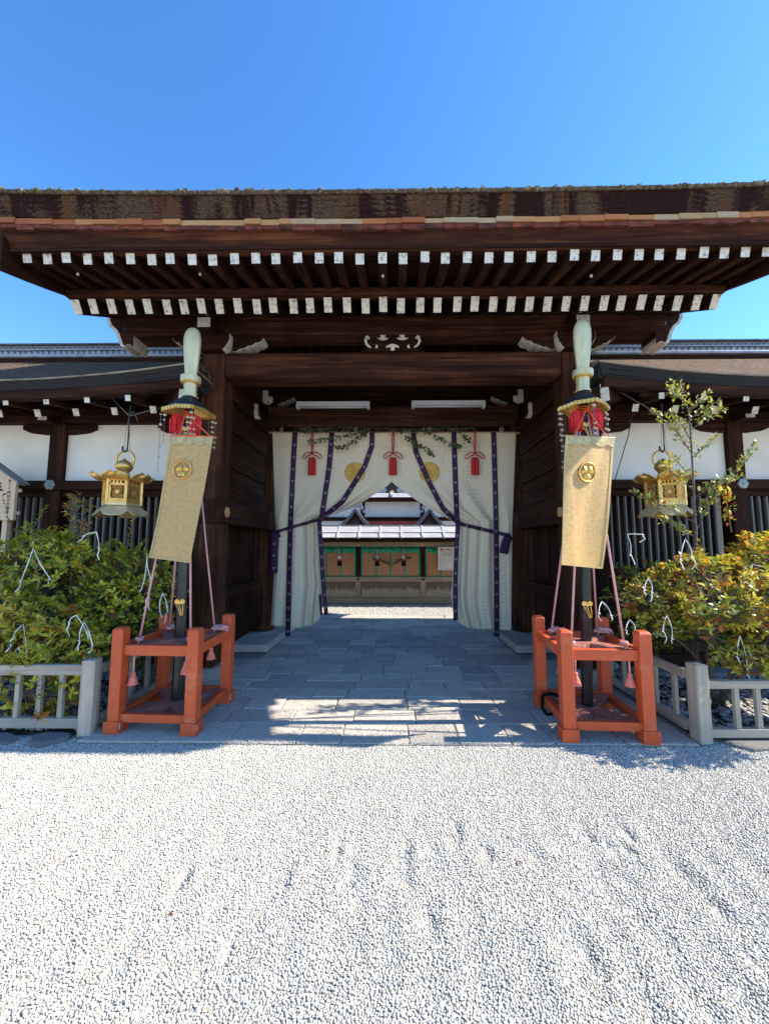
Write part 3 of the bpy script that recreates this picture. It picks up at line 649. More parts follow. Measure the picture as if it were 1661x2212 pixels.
# ------------------------------------------------------------------ side corridors
def make_wing(s, label):
    W = thing('corridor_wing', (s * 5.5, 6.4, 0), label, 'building')
    X0, X1 = 2.46, 9.2
    wy = 5.1
    lift = lambda x: .185 * max(0, (4.75 - abs(x)) / 2.4) ** 2
    B = lambda n, mat, x0, x1, y0, y1, z0, z1, bev=0: MB().bb(s * x0, s * x1, y0, y1, z0, z1).build(n, mat, W, bevel=bev)
    posts = [2.68, 4.53, 6.4, 8.3]
    for i, px in enumerate(posts):
        B('post', 'timber_z', px - .1, px + .1, wy - .07, wy + .13, .12, 3.22, .008)
        MB().lathe([(.2, 0), (.19, .07), (.15, .118)], (s * px, wy + .03, 0), 14).build('post_base_stone', 'granite_dark', W)
        pts = [(s * (px - .5), 3.212), (s * (px - .5), 3.15), (s * (px - .40), 3.105), (s * (px - .2), 3.08), (s * (px + .2), 3.08), (s * (px + .40), 3.105), (s * (px + .5), 3.15), (s * (px + .5), 3.212)]
        MB().xz(pts[::s], wy - .045, wy + .10).build('boat_bracket', 'timber_x', W)
        if i:
            nb = B('beam_nose', 'timber_y', px - .06, px + .06, wy - .30, wy - .13, 3.19, 3.32)
            MB().xz([(s * (px - .057), 3.193), (s * (px + .12 - .063), 3.193), (s * (px + .057), 3.40), (s * (px + .0), 3.40), (s * (px + .0), 3.30), (s * (px - .057), 3.30)][::s], wy - .307, wy - .302).build('white_end', 'white_paint', nb)
        fl = MB().lathe([(.062, 0), (.055, .012), (.02, .016), (.018, .028), (.001, .03)], (0, 0, 0), 24, 0, 1, lambda t, z: 1 + .16 * abs(math.cos(3 * t)))
        fl.v = [(s * px + v[0], wy - .122 - v[2], 2.375 + v[1]) for v in fl.v]; fl.build('nail_cover', 'patina', W)
    for a, b in zip([X0] + posts, posts + [X1]):
        if b - a < .3: continue
        l, r = a + (.1 if a != X0 else 0), b - (.1 if b != X1 else 0)
        B('plaster_panel', 'plaster', l, r, wy + .0, wy + .06, 2.43, 3.22)
        # lattice window: grey bars before a dark opening
        B('window_back', 'timber_z', l, r, wy + .25, wy + .28, 1.1, 2.3)
        n = int((r - l - .12) / .098)
        for k in range(n):
            bx = l + .1 + k * .098
            if b < 6.5: MB().bb(s * (bx - .010), s * (bx + .011), wy - .012, wy + .025, 1.28, 2.225).build('lattice_bar', 'lattice_grey', W)
        B('window_sill', 'timber_x', l, r, wy - .06, wy + .12, 1.14, 1.28, .006)
        nb = max(1, int((r - l) / .23))
        for k in range(nb):
            q0, q1 = lerp(l, r, k / nb), lerp(l, r, (k + 1) / nb)
            B('wall_board', 'timber_z', q0 + .003, q1 - .003, wy + .01 + .008 * (k % 2), wy + .06, .2, 1.14)
    B('rail_beam', 'timber_x', X0, X1, wy - .12, wy - .071, 2.312, 2.432, .006)
    B('window_head', 'timber_x', X0, X1, wy - .02, wy + .1, 2.226, 2.429)
    B('ground_sill', 'timber_x', X0, X1, wy - .05, wy + .12, .06, .2, .006)
    B('foundation_kerb', 'granite_dark', X0, X1, wy - .3, wy + 3.0, -.03, .055)
    B('wall_purlin', 'timber_x', X0, X1, wy - .10, wy + .14, 3.222, 3.42, .008)
    B('rear_wall', 'plaster', X0, X1, 7.7, 7.8, .1, 3.3)
    # two rows of rafters
    lrm = shared(MB().beam((0, 4.47, 3.165), (0, 6.3, 3.165 + .42 * 1.83), .07, .085), 'rafter', 'timber_y')
    dd = Vector((0, 1, .42)).normalized(); p = Vector((0, 4.47, 3.165)); lem = shared(MB().beam(p - dd * .006, p - dd * .0015, .071, .086), 'rafter_end', 'white_paint')
    urm = shared(MB().beam((0, 4.21, 3.20), (0, 4.9, 3.20 + .18 * .69), .06, .065), 'flying_rafter', 'timber_y')
    dd = Vector((0, 1, .18)).normalized(); p = Vector((0, 4.21, 3.20)); uem = shared(MB().beam(p - dd * .006, p - dd * .0015, .061, .066), 'rafter_end', 'white_paint')
    k = 0
    while 2.88 + k * .467 < X1 - .1:
        x = 2.88 + k * .467
        a = piece('rafter', lrm, (s * x, 0, lift(x) * .35), W); piece('rafter_end', lem, WL[a.name], a)
        a = piece('flying_rafter', urm, (s * (x + .13), 0, lift(x) * .4), W); piece('rafter_end', uem, WL[a.name], a)
        k += 1
    # hip rafter at the corner by the gate
    a = MB().beam((s * 2.40, 4.24, 3.30), (s * 3.3, 5.1, 3.62), .085, .2).build('hip_rafter', 'timber_y', W)
    MB().beam((s * 2.394, 4.234, 3.298), (s * 2.398, 4.238, 3.299), .086, .2).build('rafter_end', 'white_paint', a)
    xs1 = [s * v for v in np.concatenate([np.linspace(2.36, 4.8, 22), np.linspace(5.2, X1, 6)])]
    strip_x([(4.20, 3.215), (4.17, 3.215), (4.155, 3.30), (4.19, 3.345), (4.30, 3.36), (4.30, 3.23)], xs1, lambda x: lift(x) * .75, 'eave_fascia', 'timber_x', W)
    strip_x([(4.20, 3.33), (4.9, 3.62), (4.9, 3.64), (4.20, 3.35)], xs1, lambda x: lift(x) * .7, 'soffit_boards', 'timber_x', W)
    strip_x([(4.75, 3.35), (6.35, 4.05), (6.35, 4.08), (4.75, 3.38)], xs1, lambda x: 0, 'roof_boards', 'timber_x', W)
    xs2 = [s * v for v in np.concatenate([np.linspace(2.30, 4.8, 30), np.linspace(5.2, X1, 6)])]
    for k_ in range(3):
        strip_x([(4.185 - .012 * k_, 3.275 + .048 * k_), (4.173 - .012 * k_, 3.275 + .048 * (k_ + 1) + .002), (4.6, 3.42 + .05 * k_), (4.6, 3.37 + .05 * k_)], xs2, lambda x, k_=k_: lift(x) * (.9 + .05 * k_) + .003 * math.sin(7 * x + k_), 'bark_course', 'bark_edge_dark', W)
    strip_x([(4.135, 3.42), (4.135, 3.437), (4.3, 3.50), (4.3, 3.43)], xs2, lambda x: lift(x), 'bark_lip', 'bark_lip', W)
    # side eave turning back to the gate pillar
    yy = np.linspace(4.15, 6.2, 8); prof = [(2.34, 3.275), (2.30, 3.42), (2.38, 3.43), (2.44, 3.30)]
    vs = []; fs = []; n = 4
    for q in yy:
        for (px, pz) in prof: vs.append((s * px, q, pz + .185))
    for i in range(len(yy) - 1):
        for k in range(n): fs.append((i * n + k, i * n + (k + 1) % n, (i + 1) * n + (k + 1) % n, (i + 1) * n + k))
    fs += [(0, 1, 2, 3), tuple(len(vs) - 4 + k for k in range(4))]
    MB().add(vs, fs).build('bark_side_course', 'bark_edge_dark', W)
    vs = [(s * (px - .012 if px < 2.5 else px), q, pz) for q in (4.16, 6.2) for px, pz in ((2.30, 3.612), (2.30, 3.625), (2.36, 3.625), (2.36, 3.612))]
    MB().add(vs, [(0, 1, 5, 4), (1, 2, 6, 5), (2, 3, 7, 6), (0, 4, 7, 3), (0, 3, 2, 1), (4, 5, 6, 7)]).build('bark_side_lip', 'bark_lip', W)
    # roof surface: front slope and hip, rear slope
    def zf(x, y):
        e = min(y - 4.14, 8.66 - y); h = x - 2.3
        z = 3.43 + .56 * e + .02 * e * e
        hz = 3.43 + .19 + 4.5 * max(h, 0)
        return min(z + lift(x) * max(0, 1 - e / 1.2), hz)
    def fn(u, v):
        x = 2.3 + (X1 - 2.3) * u ** 2.4; y = lerp(4.14, 8.66, v); return (s * x, y, zf(x, y))
    MB().grid(fn, 46, 44).build('bark_slope', 'bark_top', W, solid=.012)
    MB().bb(s * 2.4, s * X1, 8.4, 8.6, 3.2, 3.42).build('rear_fascia', 'timber_x', W)
    MB().yz([(4.3, 3.3), (8.5, 3.3), (6.4, 4.5)], s * (X1 - .3), s * (X1 - .2)).build('end_gable', 'plaster', W)
    # tiled ridge
    rx0, rx1 = 2.75, X1
    RD = MB().bb(s * rx0, s * rx1, 6.2, 6.6, 4.62, 4.745).build('ridge_base', 'timber_x', W)
    MB().bb(s * rx0, s * rx1, 6.15, 6.65, 4.752, 4.80).build('ridge_slab', 'tile_pale', RD, bevel=.008)
    MB().bb(s * rx0, s * rx1, 6.23, 6.57, 4.802, 5.0).build('ridge_core', 'tile', RD)
    MB().bb(s * rx0, s * rx1, 6.19, 6.61, 4.893, 4.913).build('ridge_course', 'tile_pale', RD)
    MB().bb(s * rx0, s * rx1, 6.17, 6.63, 4.984, 5.004).build('ridge_course', 'tile', RD)
    disc = shared(MB().lathe([(.043, 0), (.043, .02), (.036, .022), (.034, .012), (.001, .012)], (0, 0, 0), 12), 'ridge_tile', 'tile_pale')
    wav = MB(); prev = None
    pts = [Vector((.055 * math.cos(t), 0, .055 * math.sin(t) - .02)) for t in np.linspace(0.15, math.pi - .15, 7)]
    wav.tube(pts, .009, 4); wavm = shared(wav, 'wave_tile', 'tile_pale')
    capm = shared(MB().tube([(-.17, 0, 0), (.165, 0, 0)], .075, 10), 'ridge_cap_tile', 'tile_pale' if s > 0 else 'tile')
    k = 0
    while rx0 + .05 + k * .1 < 7.0:
        x = s * (rx0 + .05 + k * .1)
        piece('ridge_tile', disc, (x, 6.232, 4.848), RD, rot=(math.pi / 2, 0, 0))
        piece('wave_tile', wavm, (x, 6.222, 4.94), RD); k += 1
    k = 0
    while rx0 + .17 + k * .345 < rx1:
        piece('ridge_cap_tile', capm, (s * (rx0 + .17 + k * .345), 6.4, 5.0), RD); k += 1
    return W
WR = make_wing(1, 'bark-roofed corridor with white plaster panels behind the tall sapling')
WLf = make_wing(-1, 'bark-roofed corridor with white plaster panels behind the wooden notice board')

# ------------------------------------------------------------------ lights on the lintel
for (xa, ya, xb, yb) in ((641, 869, 799, 883), (889, 867, 1048, 881)):
    a = at(xa, ya, 6.24); b = at(xb, yb, 6.24); xm = (a.x + b.x) / 2; zm = (a.z + b.z) / 2; L = b.x - a.x
    T = thing('strip_light', (xm, 6.3, zm), 'unlit white strip light on the lintel, curtain half nearer the ' + ('notice board' if xa < 800 else 'sapling'), 'light', 'strip lights on the lintel')
    MB().yz([(6.20, zm - .02), (6.19, zm + .055), (6.345, zm + .06), (6.345, zm + .02)], a.x + .02, b.x - .02).build('housing', 'light_housing', T, bevel=.004)
    MB().tube([(a.x + .05, 6.225, zm - .034), (b.x - .05, 6.225, zm - .034)], .02, 10).build('tube', 'light_tube', T, True)
    for x in (a.x, b.x - .05): MB().bb(x, x + .05, 6.19, 6.30, zm - .058, zm + .058).build('end_cap', 'light_housing', T, bevel=.008)
    for t in (.33, .7): MB().bb(lerp(a.x, b.x, t) - .012, lerp(a.x, b.x, t) + .012, 6.27, 6.349, zm + .061, zm + .085).build('clip', 'bamboo', T)

# ------------------------------------------------------------------ curtain
CY0 = 6.55
CUR = thing('gate_curtain', (0, CY0, .2), 'cream silk shrine curtain with purple bands tied back in the gateway', 'curtain')
LIN = [(120, 855), (418, 855), (445, 825), (470, 790), (500, 742), (530, 697), (580, 600), (612, 520), (635, 445), (665, 418), (900, 425), (1060, 440), (1068, 434), (1250, 418), (1300, 415)]
LOUT = [(120, 135), (640, 150), (720, 158), (1285, 125)]
RIN = [(120, 855), (418, 855), (445, 885), (470, 920), (530, 1003), (590, 1095), (635, 1185), (662, 1245), (700, 1243), (1000, 1222), (1100, 1212), (1200, 1225), (1320, 1265)]
ROUT = [(120, 1607), (700, 1583), (1318, 1578)]
LB = [(0, 1286), (.3, 1296), (.6, 1302), (.85, 1288), (1, 1248)]; RB = [(0, 1318), (.3, 1310), (.6, 1312), (.85, 1298), (1, 1262)]
def fold(side, u, y):
    ph = .8 if side < 0 else 2.1
    lo = min(1, max(0, (y - 330) / 330)) ; lo = lo * lo * (3 - 2 * lo)
    d = (.010 + .032 * lo) * math.sin(2 * math.pi * (3.9 * u + .30 * math.sin(6 * u + ph)) + ph + .0012 * (y - 600))
    d += .007 * lo * math.sin(2 * math.pi * (8.3 * u + .4 * math.sin(5 * u)) + 2 * ph + .003 * y)
    d += .012 * math.sin(2 * math.pi * 2.3 * u + y * .002 + ph)
    tri = max(0, 1 - abs(y - 540) / 150)
    d += .030 * tri * math.sin(18 * (1 - u) ** .7 + .012 * y + ph) * u
    return d
def cu(side, x, y):
    xo = interp(y, LOUT if side < 0 else ROUT); xi = interp(y, LIN if side < 0 else RIN)
    return min(1, max(0, (x - xo) / (xi - xo)))
def cpt(side, x, y, off=0.0): return c7(x, y, CY0 + fold(side, cu(side, x, y), y) - off)
for side, OUTL, INL, BOT in ((-1, LOUT, LIN, LB), (1, ROUT, RIN, RB)):
    NU, NV = 110, 130; uvs = []
    def fn(u, v):
        yb = interp(u, BOT); y = 120 + v * (yb - 120); xo = interp(y, OUTL); xi = interp(y, INL); x = lerp(xo, xi, u)
        uvs.append((u * 2.1 + (0 if side < 0 else 3), y / 350.0))
        return c7(x, y, CY0 + fold(side, u, y))
    mb = MB().grid(fn, NU, NV); mb.build('drape', 'curtain_silk', CUR, smooth=True, solid=.003, uv=uvs)
def ribbon(pts, wd, nm, off=.034, par=CUR, mat='purple_silk', marks=True, flat=None):
    P = [];
    for (a, b) in zip(pts[:-1], pts[1:]):
        n = max(2, int(math.hypot(b[0] - a[0], b[1] - a[1]) / 14))
        for k in range(n): P.append((lerp(a[0], b[0], k / n), lerp(a[1], b[1], k / n)))
    P.append(pts[-1])
    sd = -1 if sum(p[0] for p in P) / len(P) < 855 else 1
    fpt = (lambda x, y, o: cpt(sd, x, y, o)) if flat is None else (lambda x, y, o: c7(x, y, flat - o))
    vs = []; nr = []
    for i, p in enumerate(P):
        a = P[max(i - 1, 0)]; b = P[min(i + 1, len(P) - 1)]; dx, dy = b[0] - a[0], b[1] - a[1]; L = math.hypot(dx, dy); nx_, ny_ = -dy / L, dx / L; nr.append((nx_, ny_))
        for t in (-1, -.5, 0, .5, 1): vs.append(fpt(p[0] + nx_ * t * wd / 2, p[1] + ny_ * t * wd / 2, off))
    fs = [(i * 5 + k, i * 5 + k + 1, i * 5 + k + 6, i * 5 + k + 5) for i in range(len(P) - 1) for k in range(4)]
    o = MB().add(vs, fs).build(nm, mat, par, smooth=True, solid=.004)
    if marks:
        mk = MB(); acc = 0; step = 76
        for i in range(1, len(P)):
            acc += math.hypot(P[i][0] - P[i - 1][0], P[i][1] - P[i - 1][1])
            if acc > step * .8:
                acc -= step
                for ax, ay, r in ((-5, -3, 3.4), (5, -4, 3.4), (1, 4, 4), (-4, 4, 1.6)):
                    vs = [fpt(P[i][0] + ax + r * math.cos(t), P[i][1] + ay + r * math.sin(t), off + .005) for t in np.linspace(0, 2 * math.pi, 7)[:-1]]
                    mk.add(vs, [tuple(range(6))])
        if mk.v: stuff(mk.build('printed_crest', 'pale_mark', o))
    return o
ribbon([(272, 120), (262, 300), (246, 640), (238, 900), (228, 1350)], 30, 'band')
ribbon([(494, 120), (478, 330), (452, 500), (432, 640)], 30, 'band')
ribbon([(737, 120), (735, 205), (690, 330), (560, 535), (440, 632)], 29, 'band')
ribbon([(985, 120), (1000, 235), (1080, 420), (1165, 580), (1245, 655)], 29, 'band')
ribbon([(1230, 120), (1238, 380), (1250, 660)], 30, 'band')
ribbon([(1470, 120), (1478, 400), (1486, 700), (1490, 1355)], 30, 'band')
ribbon([(418, 650), (428, 800), (440, 1000), (460, 1222)], 25, 'hanging_band', flat=6.50)
ribbon([(424, 1100), (430, 1218)], 14, 'hanging_band', flat=6.58, marks=False)
ribbon([(1255, 672), (1247, 800), (1240, 1000), (1240, 1256)], 27, 'hanging_band', flat=6.50)
ribbon([(150, 724), (250, 692), (340, 668), (430, 640)], 18, 'tie_band', off=.03, marks=False)
ribbon([(1250, 668), (1340, 690), (1440, 714), (1560, 742)], 22, 'tie_band', off=.03)
ribbon([(150, 722), (146, 820), (142, 970)], 48, 'tie_end', flat=6.47)
ribbon([(160, 718), (182, 752)], 16, 'tie_end', flat=6.46, marks=False)
ribbon([(1562, 742), (1545, 780), (1530, 852)], 54, 'tie_end', flat=6.47, marks=False)
for x, y in ((425, 645), (1252, 668)):
    p = c7(x, y, 6.47); MB().lathe([(.001, -.05), (.03, -.04), (.045, 0), (.03, .04), (.001, .05)], p, 10).build('tie_knot', 'purple_silk', CUR, True)
for x, y in ((150, 722), (1560, 740)):
    p = c7(x, y, 6.47); MB().lathe([(.001, -.035), (.03, -.025), (.035, 0), (.03, .025), (.001, .035)], p, 10).build('tie_knot', 'purple_silk', CUR, True)
# stitched cord below the hem
for sd, xa, xb in ((-1, 150, 850), (1, 860, 1590)):
    MB().tube([cpt(sd, x, 205 + 3 * math.sin(x / 60), .014) for x in np.arange(xa, xb, 12)], .004, 4).build('stitched_cord', 'paper', CUR)
# gold chrysanthemum crests, sixteen petals each
for x, y, sd in ((633, 362, -1), (1083, 360, 1)):
    mb = MB(); seg = 128; rp_ = 62.0; vs = [cpt(sd, x, y, .016)]
    for rr_, q in ((.2, .012), (.6, .012), (.93, .010), (1.0, .0)):
        for k in range(seg):
            t = 2 * math.pi * k / seg; ridge = abs(math.cos(8 * t)) ** .6; rad_ = rp_ * rr_ * (1 + (.05 * (ridge - .5) if rr_ > .7 else 0))
            vs.append(cpt(sd, x + rad_ * math.cos(t), y + rad_ * math.sin(t), .005 + q * (.3 + .7 * ridge)))
    fs = [(0, 1 + k, 1 + (k + 1) % seg) for k in range(seg)] + [(1 + i * seg + k, 1 + (i + 1) * seg + k, 1 + (i + 1) * seg + (k + 1) % seg, 1 + i * seg + (k + 1) % seg) for i in range(3) for k in range(seg)]
    o = mb.add(vs, fs).build('chrysanthemum_crest', 'gold_cloth', CUR, smooth=False)
    c = cpt(sd, x, y, .012); cc = MB().lathe([(.022, 0), (.020, .006), (.001, .008)], (0, 0, 0), 12); cc.v = [(c.x + v[0], c.y - v[2], c.z + v[1]) for v in cc.v]; cc.build('crest_centre', 'gold_cloth', o)
a = c7(115, 122, 6.62); b = c7(1625, 122, 6.62)
MB().tube([a, b], .022, 10).build('curtain_rod', 'bamboo', CUR)
for x in (190, 1080, 1518, 640):
    p = c7(x, 112, 6.60); mb = MB()
    for k in range(3): mb.tube([p + Vector((.03 * math.cos(t + k) * (1 - .1 * k), .02 * math.sin(t), .03 + .035 * math.sin(t + k))) for t in np.linspace(0, 5.5, 9)], .004, 4)
    mb.build('rod_tie', 'paper', CUR)

def tassel(mb, c, r, h, n=0):
    mb.lathe([(.001, 0), (r * .5, -.01 * h), (r * .62, -.1 * h), (r * .5, -.16 * h), (r * .75, -.25 * h), (r * .95, -.6 * h), (r, -.98 * h), (.6 * r, -h), (.001, -.97 * h)], c, 14, 0, 1, lambda t, z: 1 + .05 * math.sin(7 * t))
for x in (375, 863, 1357):
    sd = -1 if x < 855 else 1; off = .0
    Yt = 6.47; P = lambda X_, Y_: c7(X_, Y_, Yt)
    T = thing('curtain_tassel', P(x, 380), {375: 'red double tassel with bow on the curtain half nearer the notice board', 863: 'red double tassel with bow above the parting of the curtain', 1357: 'red double tassel with bow on the curtain half nearer the sapling'}[x], 'tassel', 'red tassels on the curtain')
    mb = MB(); 
    mb.tube([P(x + 2, 104), P(x - 5, 150), P(x - 4, 200), P(x, 240)], .009, 6); mb.tube([P(x + 2, 104), P(x + 6, 150), P(x + 5, 200), P(x, 240)], .009, 6)
    mb.build('cord', 'red_silk', T)
    for q in (-1, 1):
        MB().tube([P(x, 240), P(x + q * 30, 240), P(x + q * 52, 256), P(x + q * 60, 274), P(x + q * 48, 278), P(x + q * 25, 262), P(x, 250)], .009, 6).build('bow_loop', 'red_silk', T)
    for q in (-1, 1):
        mb = MB(); tp = P(x + q * 10, 268); hgt = tp.z - P(x, 380).z
        mb.lathe([(.001, .0), (.022, -.01), (.026, -.02), (.026, -.03), (.036, -.05), (.04, -hgt * .96), (.001, -hgt * .97)], tp, 14).build('tassel_skirt', 'red_silk', T)
    MB().lathe([(.001, -.025), (.022, -.015), (.028, 0), (.022, .015), (.001, .025)], P(x, 244) - Vector((0, .015, 0)), 10).build('knot', 'red_silk', T, True)

# ------------------------------------------------------------------ leaf helpers
def leaf_mesh(name, leaves, mat='leaf'):
    """leaves: list of (pos, dir, up, length, width, colour); each leaf is folded along its midrib"""
    n = len(leaves); V = np.zeros((n, 6, 3)); C = np.zeros((n, 6, 4), dtype=np.float32)
    for i, (p, d, up, L, wd, c) in enumerate(leaves):
        sd = d.cross(up)
        if sd.length < 1e-4: sd = d.cross(Vector((1, 0, 0.2)))
        sd.normalize(); nr = sd.cross(d).normalized()
        V[i, 0] = p; V[i, 5] = p + d * L - nr * L * .10
        for k, (t, q, b) in enumerate(((.35, .92, .16), (.72, .74, .06))):
            V[i, 1 + 2 * k] = p + d * (L * t) + sd * (wd * q / 2) + nr * (wd * b); V[i, 2 + 2 * k] = p + d * (L * t) - sd * (wd * q / 2) + nr * (wd * b)
        C[i, :, :3] = c; C[i, :, 3] = 1
    F = np.array([(0, 2, 1, 1), (1, 2, 4, 3), (3, 4, 5, 5)])
    tri = np.array([(0, 2, 1), (1, 2, 4), (1, 4, 3), (3, 4, 5)])
    q = (tri[None] + (np.arange(n) * 6)[:, None, None]).reshape(-1, 3).astype(np.int32)
    me = bpy.data.meshes.new(name); me.vertices.add(n * 6); me.vertices.foreach_set('co', V.astype(np.float32).ravel()); mesh_from_np(me, q)
    a = me.color_attributes.new('col', 'FLOAT_COLOR', 'POINT'); a.data.foreach_set('color', C.ravel()); me.materials.append(M[mat]); return me
def rv(r_, s=1.0): return Vector((r_.uniform(-s, s), r_.uniform(-s, s), r_.uniform(-s, s)))
GREENS = [(.09, .14, .018), (.14, .20, .022), (.20, .27, .028), (.26, .33, .03)]
YELLOWS = [(.40, .39, .03), (.54, .47, .035), (.64, .53, .05)]
ORANGES = [(.52, .25, .03), (.52, .17, .03), (.42, .12, .035), (.58, .33, .05)]
PALES = [(.38, .42, .17), (.30, .37, .12), (.44, .44, .19)]
BROWNS = [(.16, .075, .03), (.20, .085, .035)]
def pick(r_, wts):
    t = r_.random() * sum(w_ for _, w_ in wts)
    for pal, w_ in wts:
        t -= w_
        if t <= 0:
            c = r_.choice(pal); k = r_.uniform(.8, 1.2); return tuple(v * k for v in c)
    return wts[-1][0][0]
def shrub(name, root, lobes, nt, weights, label, cat='shrub', group=None, seed=1, leaf=(.05, .075), shoots=0, per=(6, 10), trunk_r=.022, stemsn=5):
    """weights(p) -> palette weights at a point"""
    r_ = random.Random(seed); T = thing(name, root, label, cat, group)
    root = Vector(root); leaves = []; wood_ = MB(); tr_ = MB()
    mains = []
    for k in range(stemsn):
        lb = r_.choice(lobes); c = Vector(lb[:3]) + Vector((r_.uniform(-.6, .6) * lb[3], r_.uniform(-.5, .5) * lb[4], r_.uniform(-.3, .3) * lb[5]))
        b = root + Vector((r_.uniform(-.22, .22), r_.uniform(-.12, .12), 0)); mid = b.lerp(c, .45) + rv(r_, .06); mid.z = lerp(b.z, c.z, .55)
        pts = [b, b.lerp(mid, .5) + rv(r_, .02), mid, mid.lerp(c, .5) + rv(r_, .03), c]
        tr_.tube(pts, [trunk_r, trunk_r * .85, trunk_r * .65, trunk_r * .45, trunk_r * .25], 7); mains += pts[2:]
    tot = sum(l[3] * l[4] * l[5] for l in lobes)
    for i in range(nt):
        t = r_.random() * tot
        for lb in lobes:
            t -= lb[3] * lb[4] * lb[5]
            if t <= 0: break
        d = rv(r_); 
        while d.length > 1 or d.length < .05: d = rv(r_)
        rad_ = d.length ** .42; d.normalize(); rad_ *= r_.uniform(.86, 1.16)
        tip = Vector((lb[0] + d.x * lb[3] * rad_, lb[1] + d.y * lb[4] * rad_, lb[2] + d.z * lb[5] * rad_))
        if tip.z < .03: tip.z = r_.uniform(.03, .12)
        anc = min(mains, key=lambda q_: (q_ - tip).length + r_.uniform(0, .12))
        dirn = (tip - anc).normalized(); dirn = (dirn + Vector((0, 0, .45)) + rv(r_, .3)).normalized()
        st = anc.lerp(tip, .45) + rv(r_, .04)
        wood_.tube([anc.lerp(tip, .05), st, tip], [.0045, .003, .0018], 4, False)
        w_ = weights(tip, r_)
        cb = pick(r_, w_)
        n = r_.randint(*per)
        for k in range(n):
            a = k * 2.4 + r_.random(); out = Vector((math.cos(a), math.sin(a), 0)); sd = dirn.cross(Vector((.3, .1, 1))).normalized(); s2 = dirn.cross(sd)
            el = r_.uniform(.25, 1.0); ld = (dirn * el + (sd * math.cos(a) + s2 * math.sin(a)) * r_.uniform(.55, 1)).normalized()
            back = r_.random() * .14 * (k / n); p = tip - dirn * back
            c = cb if r_.random() < .6 else pick(r_, w_)
            if k < 3 and r_.random() < .5: c = tuple(lerp(v, q_, .5) for v, q_ in zip(c, pick(r_, w_)))
            L = r_.uniform(*leaf) * (.62 if r_.random() < .3 else 1); leaves.append((p, ld, dirn, L, L * r_.uniform(.34, .5), c))
    for k in range(shoots):
        lb = r_.choice(lobes); b = Vector((lb[0] + r_.uniform(-.8, .8) * lb[3], lb[1] + r_.uniform(-.6, .6) * lb[4], lb[2] + lb[5] * .6)); tp = b + Vector((r_.uniform(-.12, .12), r_.uniform(-.1, .1), r_.uniform(.25, .5)))
        wood_.tube([b, b.lerp(tp, .5) + rv(r_, .02), tp], [.004, .003, .0015], 4, False)
        for j in range(14):
            t = .35 + .65 * j / 13; p = b.lerp(tp, t); a = j * 2.4; ld = Vector((math.cos(a), math.sin(a), r_.uniform(.3, .9))).normalized(); L = r_.uniform(*leaf) * .9
            leaves.append((p, ld, Vector((0, 0, 1)), L, L * .42, pick(r_, weights(p, r_))))
    tr_.build('trunk', 'twig', T, True); stuff(wood_.build('twigs', 'twig', T, fix=False))
    fo = stuff(piece('foliage', leaf_mesh('foliage', leaves), (0, 0, 0), T)); return T

# ------------------------------------------------------------------ vermilion stands
def make_stand(fl_, fr_, bl_, label):
    fl_, fr_, bl_ = (Vector((p[0], p[1], 0)) for p in (fl_, fr_, bl_)); br_ = fr_ + (bl_ - fl_); C4 = [fl_, fr_, br_, bl_]
    ctr = (fl_ + br_) / 2; ex = (fr_ - fl_).normalized(); ey = (bl_ - fl_).normalized(); rz = math.atan2(ex.y, ex.x)
    T = thing('banner_stand', ctr, label, 'stand', 'vermilion banner stands')
    r_ = random.Random(int(ctr.x * 100))
    for c in C4:
        lg = MB(); zt = .872 + r_.uniform(-.004, .004); h = .049
        ring = lambda z, k: [(c + ex * (a * h * k) + ey * (b * h * k)) + Vector((0, 0, z)) for a, b in ((-1, -1), (1, -1), (1, 1), (-1, 1))]
        vs = ring(.10, 1) + ring(zt - .02, 1) + ring(zt, .72)
        fs = [(3, 2, 1, 0), (8, 9, 10, 11)] + [(k + i, k + (i + 1) % 4, k + 4 + (i + 1) % 4, k + 4 + i) for k in (0, 4) for i in range(4)]
        L = lg.add(vs, fs).build('leg', 'vermilion', T, bevel=.006)
        ft = MB().box((c.x, c.y, .059), (.13, .13, .10), rz); ft.build('foot', 'vermilion', L, bevel=.006)
        MB().box((c.x, c.y, .009), (.118, .118, .006), rz).build('foot_pad', 'vermilion_chip', L)
        ch = (c + ex * (.0655) - ey * .045)
        MB().box((ch.x, ch.y, .07), (.003, .012, .05), rz).build('paint_chip', 'vermilion_chip', L)
    for z0, z1 in ((.635, .722), (.09, .158)):
        zc = (z0 + z1) / 2
        for a, b in ((0, 1), (1, 2), (2, 3), (3, 0)):
            d = (C4[b] - C4[a]).normalized(); MB().beam(C4[a] + d * .046 + Vector((0, 0, zc)), C4[b] - d * .046 + Vector((0, 0, zc)), .048, z1 - z0).build('rail', 'vermilion', T, bevel=.004)
        zz = z1 - .036
        for a, b, dz in ((0, 2, 0), (1, 3, -.002)):
            d = (C4[b] - C4[a]).normalized(); up = Vector((0, 0, zz + dz))
            if a == 0: spans = ((.075, None, 1),)
            p0, p1 = C4[a] + d * .062 + up, C4[b] - d * .062 + up
            if a == 0: MB().beam(p0, p1, .125, .05).build('cross_brace', 'vermilion_faded', T, bevel=.004)
            else:
                mid = (p0 + p1) / 2; MB().beam(p0, mid - d * .064, .125, .05).build('cross_brace', 'vermilion_faded', T, bevel=.004); MB().beam(mid + d * .064, p1, .125, .05).build('cross_brace', 'vermilion_faded', T, bevel=.004)
    return T, C4, ctr
SL = make_stand((-2.335, 3.37), (-1.675, 3.34), (-2.335, 4.03), 'vermilion wooden stand beside the green shrub without any strap')
SR = make_stand((1.415, 3.275), (2.03, 3.245), (1.455, 3.955), 'vermilion wooden stand with a black cloth strap on its lower rail')

